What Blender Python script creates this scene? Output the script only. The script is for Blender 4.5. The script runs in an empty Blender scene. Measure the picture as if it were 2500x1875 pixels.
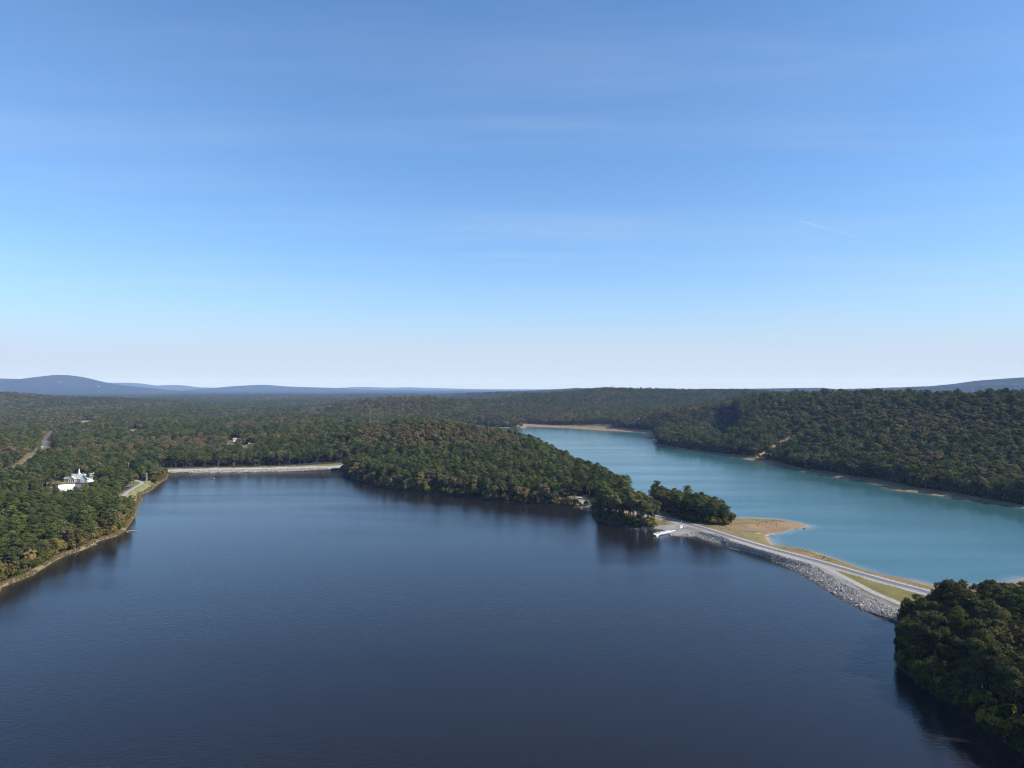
import bpy, math, random
import numpy as np
from mathutils import Vector
R = math.radians
rng = np.random.default_rng(7)
random.seed(7)
scene = bpy.context.scene
COL = scene.collection
HAZE_D, HAZE_C = 4.0e-5, (.33, .53, 1.0)
SUN_AZ, SUN_EL, SUN_E = 105, 38, 5.0
SKY, SKY_E, EXPO = (.9, 1.0, 5.0), .117, 0.74
SKY_TINT = (.70, .93, 1.06)
CIRRUS = (3.1, 3.65, 4.45)
VEIL = .072
CAM_H = 110.0
FPX = 711.0            # focal length in pixels of a 1024 px wide frame

# ------------------------------------------------------------------ survey of the place (metres, camera over 0,0)
NEAR = [(-272.3,378.1), (-280.1,390.5), (-280.2,400.3), (-280.2,416.0), (-289.0,450.4), (-291.6,465.8), (-289.3,481.0), (-292.0,496.0), (-295.1,509.2), (-291.6,524.6), (-295.8,544.0), (-312.8,585.8), (-325.0,616.0), (-335.5,632.3), (-358.2,689.4), (-380.4,728.9), (-381.1,745.9), (-398.1,799.0), (-405.1,819.6), (-412.1,848.7), (-432.3,896.5), (-393.8,911.5), (-333.2,918.1), (-273.0,929.2), (-227.0,936.1), (-213.7,905.0), (-187.4,845.0), (-167.4,816.1), (-131.7,770.0), (-105.3,748.9), (-82.4,737.3), (-56.0,720.6), (-24.7,691.9), (3.5,672.4), (46.3,654.0), (58.6,651.7), (74.1,649.5), (74.7,638.7), (71.4,614.0), (69.7,587.6), (77.1,576.9), (88.6,563.3), (101.4,553.5), (113.2,551.9), (120.3,542.5), (116.4,527.5), (126.9,523.2), (135.0,523.2), (139.7,510.6), (144.5,498.6), (151.2,483.4), (162.3,461.3), (168.5,438.0), (170.3,418.8), (171.0,399.5), (171.0,373.0), (174.1,349.7), (178.0,331.5), (168.5,310.5), (159.7,296.5), (151.5,280.0), (150.7,256.0), (152.4,242.6), (152.8,231.5), (152.1,219.5), (152.8,212.2), (165,185), (205,140), (235,60), (250,-250), (0,-350), (-380,-200), (-420,150), (-330,300)]
UPPER = [(294.4,408.9), (281.2,399.5), (260.3,392.9), (233.2,394.5), (227.2,403.7), (217.2,409.8), (212.0,418.8), (206.7,443.1), (200.7,464.6), (191.2,484.7), (181.4,492.2), (183.5,506.5), (186.8,518.9), (188.3,529.0), (197.8,536.4), (206.6,539.4), (216.8,551.9), (225.1,553.5), (235.6,565.0), (230.7,578.7), (222.0,591.2), (201.4,598.6), (183.4,598.6), (173.9,616.0), (155.0,656.2), (133.6,717.9), (118,800), (102,900), (88,960), (91,995), (72,1060), (83,1137), (53,1209), (30,1350), (0,1500), (-60,1700), (-130,1850), (-130,1950), (-84.8,1989.2), (-55.8,1938.7), (-6.6,1919.2), (31.6,1890.7), (43.5,1989.2), (154.3,1900.1), (210.5,1827.4), (278.1,1768.1), (331.9,1675.1), (323.5,1604.7), (286.5,1540.0), (298.7,1468.9), (270.3,1364.0), (288.7,1281.6), (327.3,1186.1), (353.5,1103.8), (364.6,1055.0), (375.8,994.6), (378.9,964.4), (383.9,918.1), (389.0,876.0), (407.1,852.5), (411.9,826.7), (415.6,785.8), (409.4,757.8), (422.0,745.9), (431.3,723.3), (440.8,707.3), (452.7,686.9), (459.9,665.4), (466.1,647.3), (560,600), (720,540), (900,480), (900,380), (620,350), (400,385)]
ROAD = [(-60,900), (-10,800), (45.2,713.2), (63.4,679.1), (76.9,657.3), (102.5,613.7), (121.4,579.0), (134.9,556.4), (145.6,532.3), (154.5,506.1), (166.9,474.2), (179.1,449.4), (186.9,432.6), (191.4,421.7), (199.8,401.5), (207.7,384.0), (215.1,369.4), (232,325), (262,255), (330,200)]
TRACK = [(153.0,496.6), (164.6,467.8), (176.2,442.1), (184.2,421.9), (186.7,392.4), (187.7,369.0), (191.3,348.2)]
DAM = [(-445.4,915.0), (-400.2,926.4), (-338.7,933.4), (-277.7,945.3), (-228.9,957.5)]
VROAD = [(-564.7,797.0), (-603.0,868.0), (-635.7,937.6), (-697.3,1049.9), (-739.6,1131.2), (-877.4,1338.4), (-1011.8,1579.6), (-1046.6,1669.9)]
PROAD = [(-345.1,628.0), (-371.8,681.5), (-385.4,713.2), (-394.8,745.0), (-403.9,776.4), (-417.6,796.6), (-435.3,814.2), (-462.9,832.7), (-483.8,844.1)]
M1 = [(-13104.8,13000,72.6), (-10858.3,13000,184.9), (-9360.6,13000,259.8), (-9076.0,13000,252.3), (-8799.0,13000,229.8), (-8521.9,13000,289.7), (-8214.9,13000,327.2), (-8042.6,13000,304.7), (-7818.0,13000,237.3), (-7488.5,13000,169.9), (-7159.0,13000,125.0), (-6717.2,13000,72.6), (-6275.3,13000,20.1), (-5841.0,13000,-17.3)]
M2 = [(-13831.8,23000,110.0), (-13248.8,23000,242.5), (-12347.9,23000,242.5), (-11685.5,23000,136.5), (-11380.8,23000,123.2), (-10983.3,23000,176.2), (-10519.6,23000,96.8), (-9737.9,23000,4.0), (-9141.7,23000,-49.0)]
M3 = [(-7992.5,18500,-28.5), (-7523.6,18500,88.7), (-7054.7,18500,131.3), (-6457.9,18500,163.3), (-5989.1,18500,120.7), (-5360.3,18500,99.3), (-4582.4,18500,78.0), (-3793.8,18500,35.4), (-2856.0,18500,14.1), (-1598.5,18500,-7.2), (0.0,18500,-28.5)]
M4 = [(-14533.4,29000,-6.9), (-12695.9,29000,93.3), (-11526.5,29000,9.8), (-9187.8,29000,26.5), (-7183.2,29000,59.9), (-6180.9,29000,110.0), (-5011.5,29000,76.6), (-4176.3,29000,93.3), (-2505.8,29000,43.2), (-835.3,29000,9.8), (4176.3,29000,9.8), (20881.3,29000,9.8)]
M5 = [(3502.3,7600,45.1), (3786.9,7600,62.6), (4159.0,7600,84.5), (4557.4,7600,106.4), (4815.7,7600,137.0), (5074.0,7600,176.4), (5472.4,7600,202.7), (6347.9,7600,233.3), (7661.3,7600,167.7)]
M6 = [(1535.7,8600,42.6), (2041.0,8600,62.4), (2372.9,8600,72.3), (2972.4,8600,77.2), (3670.9,8600,87.1), (3814.5,8600,67.3), (4111.8,8600,37.6)]
M7 = [(0.0,6900,34.4), (246.4,6900,46.4), (620.0,6900,70.2), (993.7,6900,66.2), (1391.1,6900,50.3)]
M8 = [(-592.7,4900,9.3), (-423.4,4900,29.1), (-197.6,4900,46.0), (0.0,4900,54.5), (225.8,4900,34.7)]
GROVE_A = [(70,588),(74,615),(78,640),(88,650),(104,612),(113,582),(114,566),(110,555),(100,556),(88,566),(77,579)]
GROVE_C = [(58,722),(80,680),(94,650),(102,636),(106,648),(112,684),(114,720),(104,770),(70,765)]
GROVE_B = [(118,674),(137,668),(160,600),(173,558),(160,545),(150,552),(138,577)]
RIDGES = [  # spine (x, y, height), width, power of the fall-off
    ([(110,640,1),(85,780,2),(55,870,2),(17,950,9),(-30,1040,23),(-108,1100,36),(-165,1150,32),(-260,1250,14),(-350,1350,7)], 135),
    ([(205,310,1.5),(240,240,3),(260,150,5)], 50),
    ([(-3600,2900,86),(-2700,3050,80),(-2250,3150,62),(-1950,3200,38)], 480),
    ([(-500,2400,42),(-410,2450,50),(-310,2450,52),(-240,2420,40),(-190,2380,16)], 190),
    ([(-140,2010,14),(-60,2015,15),(5,1985,8)], 50),
    ([(-110,3000,34),(-20,3000,52),(50,3000,64),(170,3000,56),(420,3050,74),(680,3050,70),(900,3000,66),(1300,2900,62)], 520),
    ([(330,1545,6),(399,1650,24),(455,1700,44),(587,1700,68),(649,1400,80),(709,1150,77),(759,1080,80),(950,880,80),(1200,700,74)], 235),
    (M1, 1500), (M2, 2300), (M3, 1900), (M4, 2400), (M5, 900), (M6, 900), (M7, 650), (M8, 480),
]

# ------------------------------------------------------------------ field maths
def seg_dist(P, poly, closed):
    A = np.array(poly, float)[:, :2]
    B = np.roll(A, -1, 0) if closed else A[1:]
    if not closed: A = A[:-1]
    best = np.full(len(P), 1e18); bi = np.zeros(len(P), int); bt = np.zeros(len(P))
    for i, (a, b) in enumerate(zip(A, B)):
        d = b - a; L = max(d @ d, 1e-9)
        t = np.clip(((P[:, 0]-a[0])*d[0] + (P[:, 1]-a[1])*d[1]) / L, 0, 1)
        q = (P[:, 0]-a[0]-t*d[0])**2 + (P[:, 1]-a[1]-t*d[1])**2
        m = q < best
        best[m] = q[m]; bi[m] = i; bt[m] = t[m]
    return np.sqrt(best), bi, bt
def inside(P, poly):
    A = np.array(poly, float); x, y = P[:, 0], P[:, 1]; r = np.zeros(len(P), bool)
    j = len(A)-1
    for i in range(len(A)):
        xi, yi = A[i]; xj, yj = A[j]
        if yi != yj:
            r ^= ((yi > y) != (yj > y)) & (x < (xj-xi)*(y-yi)/(yj-yi)+xi)
        j = i
    return r
def sdf(P, poly):                      # distance to a lake: positive on land
    out = np.full(len(P), 3000.0)
    A = np.array(poly); lo = A.min(0)-500; hi = A.max(0)+500
    m = (P[:, 0] > lo[0]) & (P[:, 0] < hi[0]) & (P[:, 1] > lo[1]) & (P[:, 1] < hi[1])
    Q = P[m]
    d, _, _ = seg_dist(Q, poly, True)
    d[inside(Q, poly)] *= -1
    out[m] = np.minimum(d, 500)
    out[~m] = 500
    return out
def line_z(P, line, zs=None, reach=60):
    A = np.array(line, float); lo = A.min(0)[:2]-reach; hi = A.max(0)[:2]+reach
    d = np.full(len(P), 1e3); z = np.zeros(len(P))
    m = (P[:, 0] > lo[0]) & (P[:, 0] < hi[0]) & (P[:, 1] > lo[1]) & (P[:, 1] < hi[1])
    if m.any():
        dd, bi, bt = seg_dist(P[m], line, False)
        d[m] = dd
        if zs is not None:
            zz = np.array(zs, float); z[m] = zz[bi]*(1-bt)+zz[bi+1]*bt
    return d, z
def sstep(a, b, x):
    t = np.clip((x-a)/(b-a), 0, 1); return t*t*(3-2*t)
def _h(ix, iy, s):
    n = (ix*374761393 + iy*668265263 + s*1442695041) & 0xffffffff
    n = ((n ^ (n >> 13)) * 1274126177) & 0xffffffff
    return ((n ^ (n >> 16)) & 0xffff) / 65535.0
def vnoise(x, y, sc, s=1):
    x = np.asarray(x)/sc+1000; y = np.asarray(y)/sc+1000
    ix = np.floor(x).astype(np.int64); iy = np.floor(y).astype(np.int64)
    fx = x-ix; fy = y-iy; fx = fx*fx*(3-2*fx); fy = fy*fy*(3-2*fy)
    return (_h(ix, iy, s)*(1-fx)+_h(ix+1, iy, s)*fx)*(1-fy)+(_h(ix, iy+1, s)*(1-fx)+_h(ix+1, iy+1, s)*fx)*fy
SLOPES = [((190,560),.04),((215,585),.035),((165,640),.10),((160,500),.2),((192,445),.6),((206,410),.45),((240,396),.12),((300,405),.12),((100,960),.14),((83,1137),.10),((-60,1950),.12),
          ((60,1950),.013),((150,1900),.013),((260,1770),.016),((325,1620),.1),((300,1400),.14),((370,1050),.16),((410,800),.16),((460,660),.16),((600,580),.16)]
BEACH = [((100,960),13),((83,1137),26),((53,1209),8),((-60,1945),4),((20,1900),5),((60,1960),55),((154,1900),64),((210,1827),64),((280,1768),56),((331,1675),45),((323,1604),18),((300,1469),14),((275,1364),6),
         ((290,1281),7),((330,1186),7),((360,1080),13),((379,964),6),((389,876),14),((409,850),9),((411,826),15),((418,760),16),((431,723),17),((452,686),8),((466,647),6),((600,580),8),((300,380),14),((260,370),12)]
def idw(P, anchors, p=3):
    n = np.zeros(len(P)); w = np.zeros(len(P))
    for (ax, ay), v in anchors:
        k = 1/(((P[:, 0]-ax)**2+(P[:, 1]-ay)**2)**(p/2)+1e-3)
        n += k*v; w += k
    return n/w
ROAD_Z = [9, 7, 3.9]+[3.6]*14+[4.5, 7, 10]
BLUFF_TOP = [(.505,.37), (.54,.335), (.56,.315), (.58,.295), (.60,.28), (.617,.264), (.66,.268), (.72,.28), (.84,.285), (1.2,.30)]   # slope down to the tree tops by bearing
CLEAR = [  # clearings: centre, half sizes, turn in degrees
    (-447,722,30,50,30),(-482,786,27,20,0),(-394,772,14,36,19),(-371,706,14,44,20),(-478,1215,13,85,21.6),(-484,1280,26,26,0),(-424,1140,10,55,20.6),(-424,1178,20,20,0),
    (-690,1045,20,85,33.4),(-1010,1640,34,130,31.6),(-700,2560,36,330,15.3),(-464,862,9,45,28),(-2166,4150,36,420,27.5),(-2160,4390,60,60,0),
    (-795,1500,24,130,27.9),(-600,1900,26,190,17.5),(-1120,1880,28,170,30.8),(-385,1640,18,120,13.2)]
def clear_depth(P):
    best = np.full(len(P), 9.0)
    for cx, cy, rx, ry, a in CLEAR:
        c, s = math.cos(R(a)), math.sin(R(a))
        dx = P[:, 0]-cx; dy = P[:, 1]-cy
        u = (dx*c+dy*s)/rx; v = (-dx*s+dy*c)/ry
        best = np.minimum(best, np.sqrt(u*u+v*v))
    return best
class F: pass
def fields(X, Y):
    P = np.stack([X, Y], 1); f = F()
    f.P = P; f.r = np.hypot(X, Y)
    f.dn = sdf(P, NEAR); f.du = sdf(P, UPPER)
    f.road, rz = line_z(P, ROAD, ROAD_Z)
    f.track, tz = line_z(P, TRACK, [3.3]*len(TRACK))
    A_ = np.array(ROAD, float); f.nearside = np.zeros(len(X), bool); m_ = f.road < 70
    if m_.any():
        _, b_, _ = seg_dist(P[m_], ROAD, False); d_ = A_[b_+1]-A_[b_]; q_ = P[m_]-A_[b_]; f.nearside[m_] = (d_[:, 0]*q_[:, 1]-d_[:, 1]*q_[:, 0]) < 0
    f.dam, _ = line_z(P, DAM)
    f.vroad, vz = line_z(P, VROAD, [7, 7.5, 8, 9, 10, 11, 12, 12])
    f.proad, pz = line_z(P, PROAD, [3, 3.2, 3.5, 3.5, 3.6, 4, 4.5, 5, 5.5])
    d = np.minimum(f.dn, f.du); f.d = d
    cause = (f.road < 45) & (Y > 335) & (Y < 690)
    near_dam = 1-sstep(14, 45, f.dam)
    B = 2.4 + 1.2*np.maximum(near_dam*.5, 1-sstep(20, 40, np.where((Y > 300) & (Y < 560), f.road, 99)))
    pn = B*(1-np.exp(-np.maximum(f.dn, 0)*0.5/B))
    ramp = np.exp(-((X-124)**2+(Y-533)**2)/14**2)                    # the boat ramp
    pn = pn*(1-.7*ramp)
    pn = np.where(f.dn < 0, np.maximum(f.dn*.3, -5), pn)
    s = idw(P, SLOPES)
    pu = np.where(f.du < 0, np.maximum(f.du*np.maximum(s, .1), -5), s*f.du)
    base = np.minimum(pn, np.where(f.du > 60, 99, pu))
    inland = np.clip(d*.024, 0, 6.5)*sstep(5, 60, d)
    spit = (X > 100) & (X < 290) & (Y > 400) & (Y < 716) & ~inside(P, GROVE_A)
    inland = np.where(spit | cause, 0, inland)
    hill = np.zeros(len(X))
    for spine, w in RIDGES:
        A = np.array(spine, float); lo = A.min(0)[:2]-3.2*w; hi = A.max(0)[:2]+3.2*w
        m = (X > lo[0]) & (X < hi[0]) & (Y > lo[1]) & (Y < hi[1])
        if not m.any(): continue
        dd, bi, bt = seg_dist(P[m], [(a, b) for a, b, c in spine], False)
        zz = A[:, 2]; hh = (zz[bi]*(1-bt)+zz[bi+1]*bt)*np.exp(-(dd/w)**2)
        rough = 1+(.20 if w > 600 else .55)*(vnoise(P[m][:, 0], P[m][:, 1], w*.45, 5)-.5)*np.clip(dd/w, 0, 1)
        hill[m] = np.maximum(hill[m], hh*rough)+.25*np.minimum(hill[m], hh)
    hill *= sstep(0, 70, d)
    gul, _ = line_z(P, [(392,1082),(412,1104),(470,1165),(520,1200)], None, 120)
    hill -= 11*np.exp(-(gul/26)**2)*sstep(15, 70, d)*np.exp(-np.maximum(Y-1230, 0)/80)
    f.gul = gul
    roll = (vnoise(X, Y, 420, 2)-.4)*16*sstep(950, 1500, f.r)*sstep(20, 200, d)*(1-sstep(7000, 11000, f.r))
    f.clear = clear_depth(P)
    h = base+inland+np.maximum(hill, 0)+roll
    # roads are graded into the land
    for dist, z, hw in ((f.track, tz, 2.0), (f.road, rz, 4.2), (f.vroad, vz, 7), (f.proad, pz, 3.5)):
        k = 1-sstep(hw, hw+5, dist)
        ok = d > .5
        h = np.where(ok, h*(1-k)+z*k, h)
    k = (1-sstep(1.0, 1.5, f.clear))*(Y > 600)*(Y < 900)
    h = np.where(d > 8, h*(1-.8*k)+5.0*.8*k, h)
    f.cause = cause; f.h = h
    return f
def height(x, y):
    return float(fields(np.array([float(x)]), np.array([float(y)])).h[0])

# ------------------------------------------------------------------ materials
def new_mat(name):
    m = bpy.data.materials.new(name); m.use_nodes = True
    nt = m.node_tree; nt.nodes.clear()
    return m, nt, nt.nodes, nt.links
def node(nt, t, **kw):
    n = nt.nodes.new(t)
    for k, v in kw.items():
        if k.startswith('i_'): n.inputs[k[2:].replace('_', ' ')].default_value = v
        else: setattr(n, k, v)
    return n
def out(nt, sh):
    o = nt.nodes.new('ShaderNodeOutputMaterial'); nt.links.new(sh, o.inputs['Surface'])
def mixc(nt, a, b, fac, mode='MIX'):
    n = nt.nodes.new('ShaderNodeMix'); n.data_type = 'RGBA'; n.blend_type = mode
    for s, v in ((6, a), (7, b), (0, fac)):
        if hasattr(v, 'is_output'): nt.links.new(v, n.inputs[s])
        else: n.inputs[s].default_value = v if s == 0 else (*v, 1)
    return n.outputs[2]
def math_n(nt, op, a, b=None, c=None):
    n = nt.nodes.new('ShaderNodeMath'); n.operation = op
    for i, v in enumerate((a, b, c)):
        if v is None: continue
        if hasattr(v, 'is_output'): nt.links.new(v, n.inputs[i])
        else: n.inputs[i].default_value = v
    return n.outputs[0]
def noise(nt, scale, detail=4, vec=None, rough=.55):
    n = node(nt, 'ShaderNodeTexNoise'); n.inputs['Scale'].default_value = scale; n.inputs['Detail'].default_value = detail; n.inputs['Roughness'].default_value = rough
    if vec is not None: nt.links.new(vec, n.inputs['Vector'])
    return n.outputs['Fac']
def world_pos(nt):
    return node(nt, 'ShaderNodeNewGeometry').outputs['Position']
def ramp(nt, fac, lo, hi):
    n = node(nt, 'ShaderNodeMapRange'); n.inputs['From Min'].default_value = lo; n.inputs['From Max'].default_value = hi
    nt.links.new(fac, n.inputs['Value']); return n.outputs['Result']
def plain(name, col, rough=.7, vary=.15, scale=.8, spec=.3, metal=0):
    m, nt, N, L = new_mat(name)
    b = node(nt, 'ShaderNodeBsdfPrincipled'); b.inputs['Roughness'].default_value = rough; b.inputs['Metallic'].default_value = metal
    b.inputs['Specular IOR Level'].default_value = spec
    tc = node(nt, 'ShaderNodeTexCoord').outputs['Object']
    f = noise(nt, scale, 5, tc)
    c = mixc(nt, tuple(x*(1-vary) for x in col), tuple(min(1, x*(1+vary)) for x in col), ramp(nt, f, .3, .7))
    L.new(c, b.inputs['Base Color']); out(nt, b.outputs[0])
    return m
def leaf_mat(name, instanced):
    m, nt, N, L = new_mat(name)
    if instanced:
        a = node(nt, 'ShaderNodeAttribute', attribute_type='INSTANCER', attribute_name='tint'); col = a.outputs['Color']
    else:
        col = node(nt, 'ShaderNodeObjectInfo').outputs['Color']
    isl = node(nt, 'ShaderNodeNewGeometry').outputs['Random Per Island']
    v = ramp(nt, isl, 0, 1); nr = v.node; nr.inputs['To Min'].default_value = .78; nr.inputs['To Max'].default_value = 1.24
    hsv = node(nt, 'ShaderNodeHueSaturation')
    L.new(col, hsv.inputs['Color']); L.new(v, hsv.inputs['Value'])
    hue = ramp(nt, math_n(nt, 'FRACT', math_n(nt, 'MULTIPLY', isl, 37.3)), 0, 1); hue.node.inputs['To Min'].default_value = .485; hue.node.inputs['To Max'].default_value = .512
    L.new(hue, hsv.inputs['Hue'])
    d = node(nt, 'ShaderNodeBsdfDiffuse'); t = node(nt, 'ShaderNodeBsdfTranslucent'); mx = node(nt, 'ShaderNodeMixShader'); mx.inputs[0].default_value = .24
    L.new(hsv.outputs[0], d.inputs['Color']); L.new(hsv.outputs[0], t.inputs['Color'])
    L.new(d.outputs[0], mx.inputs[1]); L.new(t.outputs[0], mx.inputs[2]); out(nt, mx.outputs[0])
    return m
LEAF_I = leaf_mat('foliage_instanced', True)
LEAF_O = leaf_mat('foliage', False)
BARK = plain('bark', (.12, .095, .075), .9, .35, 1.5)
M_ASPH = plain('asphalt', (.105, .105, .112), .9, .12, .25)
M_GRAVEL = plain('gravel', (.26, .24, .22), .95, .18, .5)
M_LINE = plain('road_paint', (.62, .61, .58), .7, .12, .4)
M_WHITE = plain('white_paint', (.80, .80, .79), .5, .05, .5)
M_ROOF = plain('sage_shingle', (.31, .335, .30), .85, .12, .7)
M_GLASS = plain('window_glass', (.02, .025, .03), .1, .1, 1, .6)
M_TAN = plain('tan_siding', (.62, .44, .27), .7, .06, .5)
M_BRICK = plain('red_brick', (.33, .12, .08), .9, .2, 1.5)
M_METALROOF = plain('white_metal_roof', (.78, .77, .76), .4, .05, .3)
M_POLE = plain('weathered_pole', (.36, .33, .29), .9, .2, 1)
M_STEEL = plain('galvanised_steel', (.5, .51, .52), .45, .1, 1, .5, .3)
M_DECK = plain('bleached_decking', (.55, .53, .49), .85, .15, 1.2)
M_FLOAT = plain('blue_float', (.10, .12, .30), .5, .15, 1)
M_YELLOW = plain('yellow_paint', (.62, .45, .08), .6, .1, 1)
M_DARK = plain('dark_rubber', (.025, .025, .027), .8, .2, 1)
M_PINK = plain('faded_pink', (.5, .20, .22), .6, .15, 1)
M_WOOD = plain('bleached_driftwood', (.55, .47, .36), .9, .2, 1.5)
M_GREYROOF = plain('grey_shingle', (.24, .235, .24), .9, .15, .8)
M_TANROOF = plain('tan_roof', (.34, .26, .18), .9, .12, .7)
M_SALMON = plain('salmon_roof', (.52, .23, .16), .8, .15, .6)
CARPAINT = {k: plain(k+'_car_paint', c, .25, .03, 1, .6) for k, c in dict(white=(.75, .75, .75), silver=(.42, .43, .45), black=(.02, .02, .022), red=(.35, .03, .03), blue=(.05, .08, .2)).items()}
def rock_mat():
    m, nt, N, L = new_mat('limestone_rock')
    isl = node(nt, 'ShaderNodeNewGeometry').outputs['Random Per Island']
    c = mixc(nt, (.12, .112, .103), (.35, .328, .303), isl)
    f = noise(nt, 1.3, 4, world_pos(nt)); c = mixc(nt, c, (.38, .30, .24), math_n(nt, 'MULTIPLY', ramp(nt, f, .55, .75), .4))
    sz_ = node(nt, 'ShaderNodeSeparateXYZ'); L.new(world_pos(nt), sz_.inputs[0]); wet = ramp(nt, sz_.outputs['Z'], .45, .1); c = mixc(nt, c, (.06, .052, .042), math_n(nt, 'MULTIPLY', wet, .8))   # wet line
    b = node(nt, 'ShaderNodeBsdfDiffuse'); L.new(c, b.inputs['Color']); out(nt, b.outputs[0]); return m
M_ROCK = rock_mat()
def ground_mat():
    m, nt, N, L = new_mat('ground_cover')
    a = node(nt, 'ShaderNodeAttribute', attribute_name='zone'); p = world_pos(nt)
    n1 = noise(nt, .9, 5, p); n2 = noise(nt, .045, 6, p, .65); n3 = noise(nt, .007, 6, p, .6)
    v = math_n(nt, 'ADD', math_n(nt, 'MULTIPLY', n1, .5), math_n(nt, 'MULTIPLY', n2, 1.1)); v = math_n(nt, 'ADD', v, .2)
    c = mixc(nt, a.outputs['Color'], (.5, .5, .5), 0.0)
    hs = node(nt, 'ShaderNodeHueSaturation'); L.new(c, hs.inputs['Color']); L.new(v, hs.inputs['Value'])
    hu = ramp(nt, n3, .3, .7); hu.node.inputs['To Min'].default_value = .488; hu.node.inputs['To Max'].default_value = .512; L.new(hu, hs.inputs['Hue'])
    b = node(nt, 'ShaderNodeBsdfDiffuse'); L.new(hs.outputs[0], b.inputs['Color'])
    bp = node(nt, 'ShaderNodeBump'); bp.inputs['Distance'].default_value = .3; bp.inputs['Strength'].default_value = .6; L.new(n1, bp.inputs['Height']); L.new(bp.outputs[0], b.inputs['Normal'])
    out(nt, b.outputs[0]); return m
M_GROUND = ground_mat()
def canopy_mat():                                     # wooded mountains many kilometres off, shade among the crowns put into the dark colour
    m, nt, N, L = new_mat('distant_canopy'); p = world_pos(nt)
    n1 = noise(nt, .02, 6, p, .7); n2 = noise(nt, .0016, 5, p, .6)
    c = mixc(nt, (.014, .020, .010), (.034, .033, .018), ramp(nt, n1, .3, .7))
    c = mixc(nt, c, (.05, .038, .022), math_n(nt, 'MULTIPLY', ramp(nt, n2, .5, .7), .5))
    b = node(nt, 'ShaderNodeBsdfDiffuse'); L.new(c, b.inputs['Color'])
    bp = node(nt, 'ShaderNodeBump'); bp.inputs['Distance'].default_value = 14; bp.inputs['Strength'].default_value = 1; L.new(n1, bp.inputs['Height']); L.new(bp.outputs[0], b.inputs['Normal'])
    out(nt, b.outputs[0]); return m
M_CANOPY = canopy_mat()
def water_mat(name, deep, shallow, reach, rough):
    m, nt, N, L = new_mat(name); p = world_pos(nt)
    a = node(nt, 'ShaderNodeAttribute', attribute_name='shore')
    big = noise(nt, .012, 4, p)
    depth = math_n(nt, 'MULTIPLY', a.outputs['Fac'], math_n(nt, 'ADD', math_n(nt, 'MULTIPLY', big, 1.2), .4))
    k = ramp(nt, depth, reach, 0); k.node.clamp = True
    c = mixc(nt, deep, shallow, math_n(nt, 'POWER', k, 2.0))
    mp = node(nt, 'ShaderNodeMapping'); mp.inputs['Rotation'].default_value = (0, 0, R(18)); mp.inputs['Scale'].default_value = (.0035, .02, 1); L.new(p, mp.inputs['Vector'])
    calm = noise(nt, 1.0, 4, mp.outputs[0])
    b = node(nt, 'ShaderNodeBsdfPrincipled'); b.inputs['IOR'].default_value = 1.35
    L.new(c, b.inputs['Base Color'])
    rr = ramp(nt, calm, .36, .64); rr.node.inputs['To Min'].default_value = rough*.6; rr.node.inputs['To Max'].default_value = rough; L.new(rr, b.inputs['Roughness'])
    m2 = node(nt, 'ShaderNodeMapping'); m2.inputs['Rotation'].default_value = (0, 0, R(-12)); m2.inputs['Scale'].default_value = (.42, .95, 1); L.new(p, m2.inputs['Vector'])
    w1 = noise(nt, 1.0, 3, m2.outputs[0]); w2 = noise(nt, .28, 2, p)
    hgt = math_n(nt, 'ADD', w1, math_n(nt, 'MULTIPLY', w2, .55))
    bp = node(nt, 'ShaderNodeBump'); bp.inputs['Distance'].default_value = .42
    st = ramp(nt, calm, .36, .64); st.node.inputs['To Min'].default_value = .15; st.node.inputs['To Max'].default_value = .28; L.new(st, bp.inputs['Strength'])
    L.new(hgt, bp.inputs['Height']); L.new(bp.outputs[0], b.inputs['Normal'])
    out(nt, b.outputs[0]); return m
M_NEARW = water_mat('dark_lake_water', (.0085, .0074, .0075), (.034, .027, .016), 8, .16)
M_UPW = water_mat('turquoise_lake_water', (.027, .079, .082), (.17, .17, .13), 14, .17)

# ------------------------------------------------------------------ object helpers
def tag(o, label=None, cat=None, group=None, kind=None):
    if label: o['label'] = label
    if cat: o['category'] = cat
    if group: o['group'] = group
    if kind: o['kind'] = kind
    return o
def link(o, parent=None):
    COL.objects.link(o)
    if parent: o.parent = parent
    return o
def empty(name, loc, rz=0):
    o = bpy.data.objects.new(name, None); o.location = loc; o.rotation_euler = (0, 0, rz); o.empty_display_size = 1
    return link(o)
def np_mesh(name, V, Fs, mats, mat_index=None, smooth=False):
    """V (n,3); Fs (m,k) all faces of the same size k."""
    me = bpy.data.meshes.new(name); V = np.ascontiguousarray(V, np.float32); Fs = np.ascontiguousarray(Fs, np.int32)
    m, k = Fs.shape
    me.vertices.add(len(V)); me.vertices.foreach_set('co', V.ravel())
    me.loops.add(m*k); me.loops.foreach_set('vertex_index', Fs.ravel())
    me.polygons.add(m); me.polygons.foreach_set('loop_start', np.arange(0, m*k, k, dtype=np.int32))
    try: me.polygons.foreach_set('loop_total', np.full(m, k, np.int32))
    except Exception: pass
    for x in mats: me.materials.append(x)
    if mat_index is not None: me.polygons.foreach_set('material_index', np.ascontiguousarray(mat_index, np.int32))
    me.polygons.foreach_set('use_smooth', np.full(m, smooth))
    me.update(calc_edges=True); me.validate()
    return me
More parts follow.
